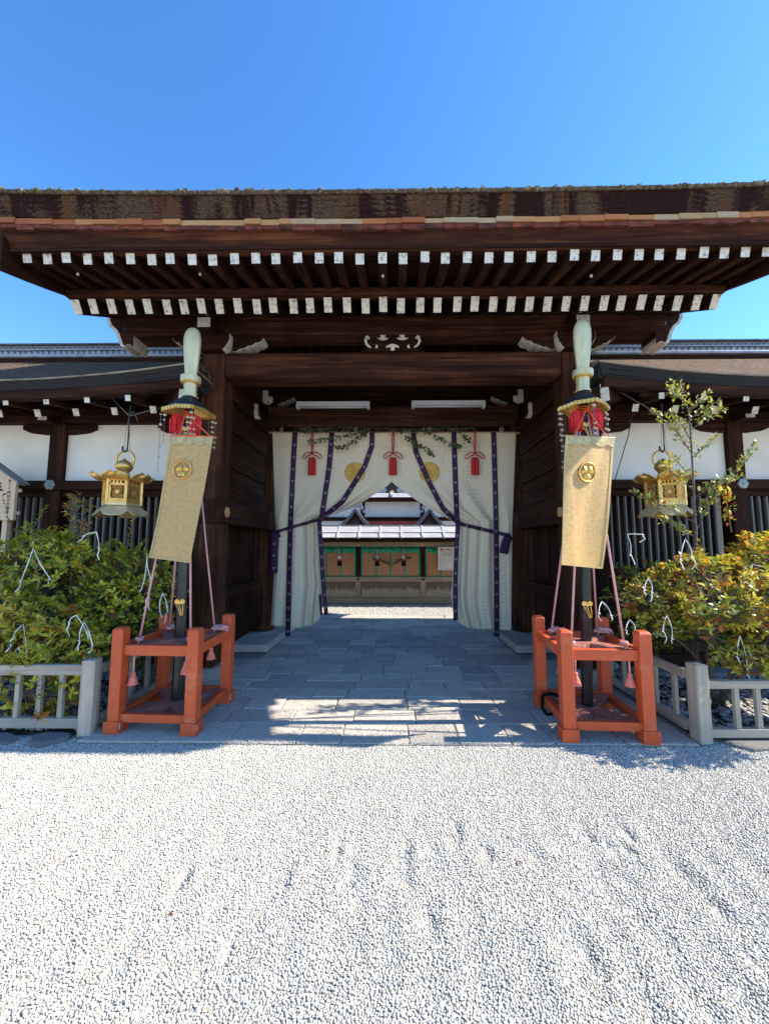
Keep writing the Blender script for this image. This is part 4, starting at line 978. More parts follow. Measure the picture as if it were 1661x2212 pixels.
# black strap left on the lower rail of one stand
q = SR[1]; a = q[0].lerp(q[3], .72); 
mb = MB(); pts = [a + Vector((-.035, .02, .165)), a + Vector((-.05, .0, .13)), a + Vector((-.055, -.02, .06)), a + Vector((-.03, -.05, .02)), a + Vector((.02, -.06, .03))]
mb.tube(pts, [.014, .016, .018, .018, .014], 6); mb.tube([pts[0], a + Vector((.05, .04, .172)), a + Vector((.14, .04, .15))], [.014, .016, .012], 6)
mb.build('strap', 'black_cloth', smooth=True); o = bpy.data.objects['strap']; tag(o, 'black cloth strap slung over the lower rail of a vermilion stand', 'strap')

# ------------------------------------------------------------------ ceremonial halberds, banners, ropes
def curl_emblem(mb, c, sc_, nrm=Vector((0, -1, 0))):
    """a pair of leaves on three trailing stems, flat gold fitting"""
    for sx in (-1, 1):
        mb.prism([(sx * x * sc_, z * sc_) for x, z in ((0, 0), (.35, .12), (.7, .05), (.95, .35), (.85, .75), (.5, .95), (.15, .8), (0, .5))], c, (1, 0, 0), (0, 0, 1), nrm, .004)
    for x0, x1 in ((-.6, .25), (-.1, .4), (.55, .55)):
        pts = [c + Vector((lerp(x0, x1, t) * sc_ + math.sin(t * 3) * .12 * sc_, -.004, (-.05 - 1.9 * t) * sc_)) for t in np.linspace(0, 1, 6)]; mb.tube(pts, .09 * sc_, 5)
    mb.lathe([(.001, 0), (.16 * sc_, .004), (.001, .008)], c + Vector((0, -.008, -.5 * sc_)), 8)
def make_halberd(base, top, stand, rot, side, labels):
    base = Vector(base); top = Vector(top); ax = (top - base); Hh = ax.length; ax.normalize()
    pt = lambda z: base + ax * ((z - base.z) / ax.z)
    T = thing('ceremonial_halberd', base, labels[0], 'halberd', 'ceremonial halberds in vermilion stands')
    MB().tube([pt(base.z), pt(2.92)], [.050, .042], 8).build('pole', 'black_lacquer', T)
    mb = MB(); curl_emblem(mb, pt(1.02) + Vector((.012 * -side, -.049, 0)), .052); stuff(mb.build('gold_fitting', 'gold', T))
    mb = MB(); curl_emblem(mb, pt(2.68) + Vector((0, -.052, 0)), .05); stuff(mb.build('gold_fitting', 'gold', T))
    # square hood: concave black roof with gold serrated rim
    zc = 3.02; c = pt(zc); a_ = .162; prof = [(.18, .03), (.42, -.012), (.75, -.072), (1.0, -.122)]
    def hood(dz, k):
        vs = []
        for f, z in prof:
            for j in range(32):
                t = 2 * math.pi * j / 32; u = max(abs(math.cos(t)), abs(math.sin(t))); r = a_ * f / u * k
                cor = (1 / u - 1) / .414
                x, y = r * math.cos(t), r * math.sin(t); vs.append((c.x + x * math.cos(rot) - y * math.sin(rot), c.y + x * math.sin(rot) + y * math.cos(rot), c.z + z + dz - .02 * cor * f * f))
        fs = [(i * 32 + j, i * 32 + (j + 1) % 32, (i + 1) * 32 + (j + 1) % 32, (i + 1) * 32 + j) for i in range(3) for j in range(32)] + [tuple(range(32))]
        return vs, fs
    vs, fs = hood(0, 1); hd = MB().add(vs, fs).build('hood', 'black_roof', T, True, solid=.008)
    vs, fs = hood(-.018, .97); MB().add(vs, fs).build('hood_lining', 'gold', hd, True)
    cs = [(c + Vector((math.cos(rot + math.pi / 4 + k * math.pi / 2), math.sin(rot + math.pi / 4 + k * math.pi / 2), 0)) * a_ * 1.414) + Vector((0, 0, -.146)) for k in range(4)]
    em = [(cs[k] + cs[(k + 1) % 4]) / 2 + Vector((0, 0, .02)) for k in range(4)]
    for k in range(4):
        a, b = cs[k], cs[(k + 1) % 4]; mid = em[k]
        rim = MB(); rim.beam(a, mid, .018, .026); rim.beam(mid, b, .018, .026); stuff(rim.build('hood_rim', 'gold', hd))
        d = (b - a).normalized(); on = (mid - Vector((c.x, c.y, mid.z))).normalized()
        for j in range(9):
            t = (j + .5) / 9; p = a.lerp(mid, t * 2) if t < .5 else mid.lerp(b, t * 2 - 1); p = p + on * .013 + Vector((0, 0, -.004))
            MB().beam(p - d * .015, p + d * .015, .011, .036).build('rim_lappet', 'gold', hd)
    # socket, collar and blade
    MB().tube([pt(3.035), pt(3.05)], .075, 8).build('blade_base', 'blade_metal', T)
    MB().tube([pt(3.05), pt(3.20)], .060, 8).build('blade_socket', 'blade_metal', T)
    MB().tube([pt(3.19), pt(3.25)], .094, 20).build('collar', 'blade_metal', T, bevel=.006); MB().tube([pt(3.178), pt(3.192)], .085, 18).build('collar_ring', 'gold', T)
    prof = [(3.25, .058), (3.32, .064), (3.42, .074), (3.52, .083), (3.60, .087), (3.66, .085), (3.71, .074), (3.745, .054), (3.762, .03), (3.768, .004)]
    vs = []; fs = []; n = 16
    for z, r in prof:
        p = pt(z)
        for k in range(n):
            t = 2 * math.pi * k / n; rd = r * (abs(math.cos(t)) ** .9 * math.copysign(1, math.cos(t))); ry = .55 * r * (abs(math.sin(t)) ** .9) * math.copysign(1, math.sin(t))
            vs.append((p.x + rd, p.y + ry, p.z))
    fs = [(i * n + k, i * n + (k + 1) % n, (i + 1) * n + (k + 1) % n, (i + 1) * n + k) for i in range(len(prof) - 1) for k in range(n)]
    MB().add(vs, fs).build('blade', 'blade_metal', T, True)
    # red pompoms, orange lashings, ribbons
    r_ = random.Random(3 + side)
    for q in (-1, 1):
        pc = pt(2.77) + Vector((q * .095, -.055, -.02 * (q == -side))); mb = MB()
        for j in range(70):
            a = r_.uniform(0, 6.28); rr_ = r_.uniform(.3, 1); top_ = pc + Vector((math.cos(a) * .024 * rr_, math.sin(a) * .024 * rr_, .075)); mid_ = pc + Vector((math.cos(a) * .056 * rr_, math.sin(a) * .05 * rr_, .02)); bt_ = pc + Vector((math.cos(a) * .054 * rr_, math.sin(a) * .05 * rr_, -.085 - r_.uniform(0, .035)))
            mb.tube([top_, mid_, bt_], [.010, .012, .007], 4, False)
        stuff(mb.build('pompom', 'red_pompom', T, fix=False))
        MB().tube([pc + Vector((0, 0, -.08)), pc + Vector((q * .01, .01, -.24))], .014, 6).build('ribbon', 'ribbon_pale', T)
        MB().tube([pc + Vector((-q * .03, .01, -.08)), pc + Vector((-q * .03, .01, -.24))], .010, 6).build('ribbon', 'ribbon_pale', T)
    mb = MB()
    for j in range(4): 
        z = 2.875 - j * .018; pp = pt(z); mb.tube([pp + Vector((.06 * math.cos(t), .06 * math.sin(t), .006 * math.sin(t * 2 + j))) for t in np.linspace(0, 6.283, 13)], .006, 5)
    stuff(mb.build('lashing', 'orange_cord', T))
    # bead strings hanging from the hood corners
    for k in range(4):
        a = cs[k]; ln = .62 if (side > 0 and k in (1, 2)) or (side < 0 and k == 2) else .34; mb = MB(); bb_ = MB()
        inw = (Vector((c.x, c.y, a.z)) - a) * .09
        p0 = a + inw
        for st_ in range(3 if ln < .5 else 2):
            q = p0 + Vector((.025 * (st_ - 1), .02 * (st_ - 1), 0)); lz = ln * (.55 + .45 * ((st_ + k) % 3) / 2) if st_ else ln
            bb_.tube([p0, q + Vector((0, 0, -.06)), q + Vector((0, 0, -lz))], .0018, 4)
            nb = int(lz / .052)
            for j in range(nb):
                if r_.random() < .25: continue
                z = -.05 - j * .052; s_ = r_.uniform(.011, .02)
                mb.lathe([(.001, .8 * s_), (s_, 0), (.7 * s_, -.6 * s_), (.001, -.7 * s_)], q + Vector((r_.uniform(-.006, .006), r_.uniform(-.006, .006), z)), 6)
        o = bb_.build('bead_string', 'bead_blue', T); stuff(o); stuff(mb.build('beads', 'bead', o, fix=False))
    return T, pt
HL = make_halberd((-1.998, 3.69, .122), (-2.02, 3.69, 3.77), SL, R(-12), -1, ('black pole halberd with pale blade in the stand beside the green shrub',))
HR = make_halberd((1.735, 3.605, .122), (1.853, 3.60, 3.77), SR, R(43), 1, ('black pole halberd with pale blade in the stand with the black strap',))

def make_banner(cor, side, label):
    """four corners TL TR BL BR"""
    TL, TR, BL, BR = cor
    T = thing('banner', (TL + TR) / 2, label, 'banner', 'gold brocade banners on the halberds')
    uvs = []
    def fn(u, v):
        p = TL.lerp(TR, u).lerp(BL.lerp(BR, u), v)
        wv = .026 * math.sin(3.3 * u + 1.2 + side + 2.1 * v) * (.25 + v) + .014 * math.sin(7 * u + 5 * v + side) * v + .004 * math.sin(17 * u + 9 * v) * (1 - v)
        if side > 0: wv += .05 * max(0, v - .25) * math.sin(math.pi * min(1, max(0, (u - .05 - .25 * v) / .8)))
        uvs.append((u * .40 + side, v * 1.15)); return p + Vector((0, wv, 0))
    cl = MB().grid(fn, 36, 60).build('cloth', 'brocade', T, True, solid=.004, uv=uvs)
    f2 = lambda u, v, o: Vector(fn(u, v)) - Vector((0, o, 0))
    mb = MB(); n = 24; vs = []
    for i in range(n + 1):
        u = i / n; sc_ = .055 + .022 * abs(math.sin(u * math.pi * 3.5)); vs += [f2(u, 0, .008), f2(u, sc_, .008)]
    mb.add(vs, [(2 * i, 2 * i + 1, 2 * i + 3, 2 * i + 2) for i in range(n)]).build('top_hem', 'brocade_hem', T, solid=.004)
    MB().tube([TL + Vector((-.01, -.002, .002)), TR + Vector((.01, -.002, .002))], .008, 6).build('hanging_bar', 'orange_cord' if side < 0 else 'brocade_hem', T)
    for u0, u1, v0, v1 in ((0, .05, 0, 1), (.95, 1, 0, 1), (.05, .95, .985, 1)):
        hm = MB(); n = 24; vs = []
        for i in range(n + 1):
            t = i / n
            vs += [f2(u0, lerp(v0, v1, t), .005), f2(u1, lerp(v0, v1, t), .005)] if v1 - v0 > .5 else [f2(lerp(u0, u1, t), v0, .005), f2(lerp(u0, u1, t), v1, .005)]
        hm.add(vs, [(2 * i, 2 * i + 1, 2 * i + 3, 2 * i + 2) for i in range(n)]).build('hem', 'brocade_hem2', T, solid=.003)
    # crest: ring with three leaves
    uc, vc = (.40, .28) if side < 0 else (.46, .285); wd = (TR - TL).length; ht = (BL - TL).length
    cr = MB(); R_ = .083
    pf = lambda x, z, o: f2(uc + x / wd, vc - z / ht, o)
    ring = []
    for t in np.linspace(0, 2 * math.pi, 33): ring.append(pf(R_ * math.cos(t), R_ * math.sin(t), .012))
    cro = cr.tube(ring, .008, 6, False).build('crest_ring', 'gold', T, True)
    for k in range(3):
        a0 = math.pi / 2 + k * 2.094 + (math.pi / 3 if side else 0)
        lf = MB(); vs = [pf(.002 * math.cos(a0), .002 * math.sin(a0), .012)]
        prof = [(-.9, .035), (-.75, .055), (-.45, .066), (-.15, .060), (0, .050), (.15, .060), (.45, .066), (.75, .055), (.9, .035)]
        for da, r in prof: vs.append(pf(r * math.cos(a0 + da), r * math.sin(a0 + da), .012))
        vs.append(pf(.038 * math.cos(a0), .038 * math.sin(a0), .026))
        lf.add(vs, [(10, i, i + 1) for i in range(1, 9)] + [(10, 0, 1), (10, 9, 0)]).build('crest_leaf', 'gold', cro)
    return T
BLn = make_banner([at(370, 942, 3.45), at(462, 944, 3.47), at(320, 1205, 3.38), at(415, 1216, 3.42)], -1, 'gold brocade banner with round crest on the halberd beside the green shrub')
BRn = make_banner([at(1222, 942, 3.29), at(1325, 947, 3.41), at(1208, 1220, 3.23), at(1308, 1230, 3.33)], 1, 'gold brocade banner with round crest on the halberd above the black strap')
def cords(T, pt, cor):
    k = pt(2.86) + Vector((0, -.06, 0))
    for c in cor: MB().tube([k, k.lerp(c, .5) + Vector((0, -.01, -.005)), c], .006, 5).build('hanging_cord', 'orange_cord', T)
cords(BLn, HL[1], [at(388, 943, 3.45), at(455, 943, 3.46)]); cords(BRn, HR[1], [at(1240, 943, 3.31), at(1312, 946, 3.395)])

def guy(p_top, knot, tail, label, hang=.2, coil=False):
    T = thing('guy_rope', knot, label, 'rope', 'pink guy ropes of the halberds')
    mid = p_top.lerp(knot, .55) + Vector((0, 0, -.03))
    MB().tube([p_top, mid, knot], .0095, 6).build('rope', 'pink_rope', T, True)
    mb = MB(); 
    for j in range(2): mb.tube([knot + Vector((.028 * math.cos(t), .024 * math.sin(t), .01 + .012 * j + .004 * math.sin(2 * t))) for t in np.linspace(0, 6.283, 11)], .009, 5)
    stuff(mb.build('knot', 'pink_rope', T, True))
    if coil:
        mb = MB()
        rc = random.Random(int(abs(knot.x) * 977)); sg = 1 if tail.x >= knot.x else -1
        for j in range(5):
            ra, rb, ph, dx = rc.uniform(.045, .075), rc.uniform(.02, .035), rc.uniform(0, 6), rc.uniform(.05, .08)
            mb.tube([knot + Vector((sg * dx + ra * math.cos(t), rb * math.sin(t) + rc.uniform(-.004, .004), .008 + .009 * j - .035 * max(0, math.cos(t - .4) * sg) ** 3)) for t in np.linspace(ph, ph + 5.8, 13)], .0065, 5)
        stuff(mb.build('coil', 'pink_rope', T, True))
    if hang:
        b = tail - Vector((0, 0, hang)); MB().tube([knot + Vector((0, 0, -.0)), tail, b], .0085, 6).build('rope_tail', 'pink_rope', T, True)
        mb = MB(); h = .105; prof = [(.012, .0), (.019, -.012), (.019, -.022), (.016, -.026), (.026, -.05), (.036, -.08), (.043, -h), (.03, -h + .004), (.001, -h + .006)]
        mb.lathe(prof, b, 18, 0, 1, lambda t, z: 1 + (.07 * math.sin(9 * t) if z < -.03 else 0)); mb.build('tassel', 'pink_tassel', T)
def guys(stand, pt, names, hangs):
    C4, ctr = stand[1], stand[2]
    for k, (nm, (hg, coil)) in enumerate(zip(names, hangs)):
        cc = C4[k]; d = (ctr - cc).normalized(); kn = cc + d * .135 + Vector((0, 0, .732)); ax = (C4[(k + 1) % 4] - cc).normalized()
        tl = cc + d * .10 + (ax if k in (0, 2) else -ax) * .0 + Vector((0, 0, .60)); tl = kn + Vector((0, -.055 if k < 2 else -.06, -.11))
        top_ = pt(2.80) + Vector((kn.x - pt(2.8).x, kn.y - pt(2.8).y, 0)).normalized() * .05
        guy(top_, kn, tl, nm, hg, coil)
guys(SL, HL[1], ['pink guy rope with tassel, front corner nearest the green shrub', 'pink guy rope with tassel, front inner corner, unstrapped stand', 'pink guy rope with tassel, rear inner corner, unstrapped stand', 'pink guy rope with coil, rear outer corner, unstrapped stand'], [(.14, 0), (.04, 0), (.05, 1), (0, 1)])
guys(SR, HR[1], ['pink guy rope with tassel, front corner beside the black strap', 'pink guy rope with tassel, front corner nearest the grey fence post', 'pink guy rope with coil, rear outer corner, strapped stand', 'pink guy rope with coil, rear inner corner, strapped stand'], [(.10, 0), (.10, 0), (.02, 1), (0, 1)])

# ------------------------------------------------------------------ hanging lanterns
def make_lantern(px, rot, label, s):
    Y = 4.4; zt = at(px, 1000, Y); cx = zt.x
    Z = lambda y: at(px, y, Y).z
    T = thing('hanging_lantern', (cx, Y, Z(1092)), label, 'lantern', 'gilt hanging lanterns under the corridor eaves')
    c = Vector((cx, Y, 0)); zr = Z(992); rr_ = .104
    MB().tube([c + Vector((rr_ * math.cos(t), .012, zr + rr_ * math.sin(t))) for t in np.linspace(-1.1, math.pi + 1.1, 26)], .012, 8).build('ring', 'lantern_gold', T, True)
    zo = Z(1018)
    MB().lathe([(.05, -.015), (.062, 0), (.085, .03), (.092, .055), (.085, .085), (.06, .11), (.03, .128), (.012, .142), (.001, .155)], (cx, Y, zo), 20).build('finial', 'lantern_gold', T, True)
    zn = Z(1036)
    MB().lathe([(.13, 0), (.085, .02), (.062, .045), (.06, .075), (.052, .09)], (cx, Y, zn), 20).build('neck', 'lantern_pale', T, True)
    # six upturned cloud petals
    zb = Z(1040)
    for k in range(6):
        a = rot + math.pi / 6 + k * math.pi / 3; er = Vector((math.cos(a), math.sin(a), 0)); et = Vector((-math.sin(a), math.cos(a), 0))
        def fn(u, v, er=er, et=et):
            q = (u - .5) * 2; wid = lerp(.115, .135, v) * (1 if v < .75 else 1 - .75 * ((v - .75) / .25) ** 2); lob = 1 + .08 * math.cos(q * 6)
            r = .12 + .195 * v * (1 - .12 * q * q) * (lob if v > .6 else 1)
            z = .03 - .055 * math.sin(min(1, v * 1.3) * math.pi * .5) + .085 * v ** 3.0 + .02 * q * q * v
            return c + er * r + et * (q * wid) + Vector((0, 0, zb + z))
        MB().grid(fn, 14, 12).build('petal', 'lantern_gold', T, True, solid=.004)
    # hexagonal body
    z0, z1 = Z(1092), Z(1037); Rb = .190
    MB().lathe([(Rb * .92, z0), (Rb * .92, z1)], (cx, Y, 0), 6, rot).build('body_core', 'pierced_dark', T)
    MB().lathe([(Rb * 1.05, z1 - .012), (Rb * 1.05, z1 + .012)], (cx, Y, 0), 6, rot).build('top_rim', 'lantern_gold', T); MB().lathe([(Rb * 1.06, z0 - .01), (Rb * 1.06, z0 + .012)], (cx, Y, 0), 6, rot).build('bottom_rim', 'lantern_pale', T)
    Hh = z1 - z0
    for k in range(6):
        a0 = rot + k * math.pi / 3; a1 = a0 + math.pi / 3; p0 = c + Vector((math.cos(a0), math.sin(a0), 0)) * Rb; p1 = c + Vector((math.cos(a1), math.sin(a1), 0)) * Rb
        u = (p1 - p0).normalized(); nrm = Vector((math.cos(a0 + math.pi / 6), math.sin(a0 + math.pi / 6), 0)); wd = (p1 - p0).length
        MB().beam(p0 + Vector((0, 0, z0)), p0 + Vector((0, 0, z1)), .022, .022, up=nrm).build('corner_post', 'lantern_gold', T)
        O = p0 + Vector((0, 0, z0)) - nrm * .012
        def rect(mb, x0, x1, y0, y1, d=.012): mb.prism([(x0, y0), (x1, y0), (x1, y1), (x0, y1)], O, u, (0, 0, 1), nrm, d)
        fr = MB(); rect(fr, .01, wd - .01, 0, Hh * .22); rect(fr, .01, wd - .01, Hh * .72, Hh * .80); rect(fr, .01, wd - .01, Hh * .90, Hh); rect(fr, .01, .03, Hh * .22, Hh * .9); rect(fr, wd - .03, wd - .01, Hh * .22, Hh * .9)
        for t in (.32, .5, .68): rect(fr, wd * t - .015, wd * t + .004, Hh * .8, Hh * .9)
        PN = fr.build('panel_frame', 'lantern_gold', T)
        lt = MB(); xa, xb, ya, yb = .03, wd - .03, Hh * .22, Hh * .72; cx_, cy_ = (xa + xb) / 2, (ya + yb) / 2
        pp = lambda x, y: O + u * x + Vector((0, 0, y)) + nrm * .008
        for i in range(-5, 6):
            for sgn in (1, -1):
                x0_ = cx_ + i * .024; pts = []
                for t in np.linspace(0, 1, 7):
                    y = lerp(ya, yb, t); x = x0_ + sgn * (t - .5) * (yb - ya) + .006 * math.sin(t * 12)
                    if xa - .002 <= x <= xb + .002: pts.append(pp(x, y))
                if len(pts) > 1: lt.tube(pts, .0036, 4)
        stuff(lt.build('openwork', 'lantern_gold', PN, fix=False))
        ro = MB().lathe([(.026, 0), (.022, .008), (.001, .01)], (0, 0, 0), 12, 0, 1, lambda t, z: 1 + .15 * math.cos(6 * t)); ro.v = [tuple(pp(cx_, cy_) + u * v[0] + Vector((0, 0, v[1])) + nrm * (v[2])) for v in ro.v]; ro.build('rosette', 'lantern_gold', PN)
    # skirt of cut leaves
    zs = z0 - .012; zl = Z(1117)
    for k in range(6):
        a = rot + k * math.pi / 3 + math.pi / 6; er = Vector((math.cos(a), math.sin(a), 0)); et = Vector((-math.sin(a), math.cos(a), 0))
        def fn(u, v, er=er, et=et, k=k):
            q = (u - .5) * 2; r = .165 + .105 * v; wd_ = r * .577 * (1 if v < .45 else 1 - .42 * ((v - .45) / .55) ** 2 + .05 * math.sin(14 * v)); ll = 1 - .18 * q * q * (1 - .4 * abs(math.sin(q * 6)))
            vv = v * ll; return c + er * (.165 + .105 * vv) + et * (q * wd_) + Vector((0, 0, lerp(zs, zl, vv)))
        MB().grid(fn, 12, 10).build('skirt_leaf', 'lantern_pale', T, True, solid=.004)
    MB().lathe([(.16, zs - .004), (.15, zs - .03), (.06, zs - .034)], (cx, Y, 0), 6, rot).build('underside', 'lantern_gold', T)
    # hook and wires up to the eave
    zh = zr + rr_; q = Vector((cx + .012, Y, zh)); yk = Z(895)
    k = MB().tube([q + Vector((-.045, -.004, .05)), q + Vector((-.04, -.004, .0)), q + Vector((-.01, -.004, -.02)), q + Vector((.012, -.004, .0)), q + Vector((.014, 0, .08)), q + Vector((.018, .0, .25))], [.009, .011, .011, .009, .007, .007], 6).build('hook', 'wire', T)
    kn = Vector((cx + .02, Y, yk)); MB().tube([q + Vector((.016, 0, .24)), kn, Vector((cx + .03, Y, 3.23))], .0075, 6).build('hanger_rod', 'wire', T)
    for dx, up_ in ((-.40, .33), (.28, .12)): MB().tube([kn + Vector((0, 0, -.02)), kn + Vector((dx, .12, up_))], .006, 5).build('brace_wire', 'wire_grey', T)
    for dx in (-.03, .01, .045): MB().tube([kn, q + Vector((dx, -.006, .005))], .0022, 4).build('tie_wire', 'wire_grey', T)
    mb = MB(); mb.tube([kn, kn + Vector((.05, -.01, .03)), kn + Vector((.09, -.02, -.02)), kn + Vector((.12, -.02, -.09))], .003, 4); mb.build('loose_wire', 'wire_grey', T)
make_lantern(269, R(18), 'gilt hexagonal hanging lantern above the green shrub', -1)
make_lantern(1432, R(40), 'gilt hexagonal hanging lantern half hidden by the tall sapling', 1)
# a loose cable down the corridor front
a = at(1368, 880, 4.75); b = at(1318, 1068, 5.04); cb = MB().tube([a, a.lerp(b, .3) + Vector((.03, 0, 0)), a.lerp(b, .7) + Vector((.01, 0, -.02)), b, b + Vector((-.02, .01, -.25))], .006, 5).build('cable', 'wire'); tag(cb, 'thin black cable hanging in front of the plaster wall', 'cable')

# ------------------------------------------------------------------ low grey fences
def make_fence(P0, dirs, L, label, tall, post_at, gap=.205, first=.1):
    T = thing('garden_fence', P0, label, 'fence', 'low grey garden fences'); P0 = Vector(P0); d = Vector(dirs).normalized(); sx = Vector((-d.y, d.x, 0))
    ax = 'x' if abs(d.x) > abs(d.y) else 'y'; rz = math.atan2(d.y, d.x)
    z0, z1, u0, u1 = tall
    MB().beam(P0 + d * .066 + Vector((0, 0, (z0 + z1) / 2)), P0 + d * L + Vector((0, 0, (z0 + z1) / 2)), .055, z1 - z0).build('lower_rail', 'grey_wood_' + ax, T, bevel=.004)
    MB().beam(P0 + d * .066 + Vector((0, 0, (u0 + u1) / 2)), P0 + d * L + Vector((0, 0, (u0 + u1) / 2)), .05, u1 - u0).build('upper_rail', 'grey_wood_' + ax, T, bevel=.004)
    for t in post_at:
        p = P0 + d * t; MB().box((p.x, p.y, .305), (.108, .108, .61), rz + .1).build('post', 'grey_wood_z', T, bevel=.01)
    t = first
    while t < L - .04:
        p = P0 + d * t
        if all(abs(t - q_) > .09 for q_ in post_at): MB().box((p.x, p.y, (z1 + u0) / 2), (.037, .032, u0 - z1 + .0), rz).build('slat', 'grey_wood_z', T)
        t += gap
    return T
make_fence((-2.545, 3.335, 0), (-1, 0, 0), 2.4, 'low weathered grey fence in front of the green shrub', (.055, .135, .48, .562), (0, 1.95), .185, .24)
make_fence((-2.545, 3.40, 0), (0, 1, 0), 1.3, 'low weathered grey fence behind the unstrapped stand', (.03, .11, .46, .53), (1.28,), .25, .2)
make_fence((2.47, 3.265, 0), (1, .02, 0), 2.4, 'low weathered grey fence in front of the orange shrub', (.04, .105, .415, .475), (0, 1.95), .175, .30)
make_fence((2.47, 3.33, 0), (0, 1, 0), 1.35, 'low weathered grey fence behind the stand with the black strap', (.03, .11, .45, .52), (1.33,), .25, .2)

# ------------------------------------------------------------------ shrubs
def wl_front(p, r_):
    out = max(0, min(1, (-2.6 - p.x) / .8))
    return [(GREENS, .45), (YELLOWS, 1.4 + 1.8 * out), (ORANGES, .22 + .4 * out), (BROWNS, .25 if p.z < .5 else .05)]
def wl_back(p, r_):
    return [(GREENS, 1.0), (YELLOWS, 1.7 if p.z > .9 else .7), (BROWNS, .12), (ORANGES, .05)]
def wr(p, r_):
    hi = max(0, min(1, (p.z - .6) / .8)) * max(.25, min(1, (p.x - 2.4) / .8))
    return [(GREENS, .5 - .3 * hi), (YELLOWS, 1.2 + 1.4 * hi), (ORANGES, .25 + .8 * hi), (PALES, .5), (BROWNS, .06)]
def wpale(p, r_): return [(PALES, 1.6), (YELLOWS, .6), (GREENS, .12), (ORANGES, .05)]
shrub('shrub', (-3.35, 3.72, .01), [(-3.45, 3.70, .72, .62, .30, .34), (-2.95, 3.66, .62, .34, .24, .26), (-3.0, 3.40, .30, .42, .13, .24), (-3.8, 3.72, .85, .4, .3, .38), (-3.3, 3.42, .75, .35, .16, .3)], 980, wl_front, 'low yellow-green shrub with orange leaves spilling through the grey fence', seed=4, shoots=4, leaf=(.055, .085))
shrub('shrub', (-3.45, 4.2, .01), [(-3.55, 4.2, 1.2, .85, .38, .48), (-2.85, 4.15, 1.1, .5, .32, .48), (-3.9, 4.25, 1.45, .45, .3, .35), (-3.2, 4.3, .6, .7, .3, .4)], 1350, wl_back, 'dense dark green shrub rising behind the yellow-green one to the lantern', seed=8, shoots=6, leaf=(.055, .085))
shrub('shrub', (-2.75, 4.25, .01), [(-2.62, 4.22, .95, .34, .3, .38), (-2.5, 4.1, 1.12, .3, .22, .16)], 150, wl_back, 'thin leafy shrub reaching toward the halberd pole', seed=15, shoots=1, leaf=(.05, .075), per=(5, 8), trunk_r=.012, stemsn=4)
shrub('sapling', (-3.35, 4.12, .3), [(-3.38, 4.1, 1.9, .16, .12, .24)], 34, lambda p, r_: [(GREENS, .7), (BROWNS, .9), (ORANGES, .2), (YELLOWS, .3)], 'sparse brown-leaved shoot beside the lantern above the green shrub', 'sapling', seed=31, per=(3, 6), leaf=(.045, .07), trunk_r=.01, stemsn=4)
shrub('shrub', (3.25, 3.85, .01), [(3.15, 3.85, 1.08, .70, .38, .42), (3.75, 3.8, 1.18, .55, .36, .46), (2.62, 3.85, 1.0, .36, .28, .30), (3.5, 3.6, .75, .6, .24, .26), (3.9, 4.0, 1.5, .35, .25, .25), (3.35, 3.22, 1.12, .55, .30, .28), (2.75, 3.35, 1.05, .3, .25, .2), (3.3, 3.5, .62, .55, .2, .2)], 2000, wr, 'wide orange and yellow tipped shrub leaning over the grey fence', seed=12, shoots=7, leaf=(.05, .075))
shrub('shrub', (2.75, 4.25, .01), [(2.75, 4.3, .9, .45, .3, .5), (3.3, 4.35, .95, .6, .3, .5)], 300, lambda p, r_: [(GREENS, 1.2), (BROWNS, .3), (YELLOWS, .3), (ORANGES, .1)], 'darker shrub in the shade behind the orange tipped one', seed=19, shoots=0, leaf=(.05, .075))
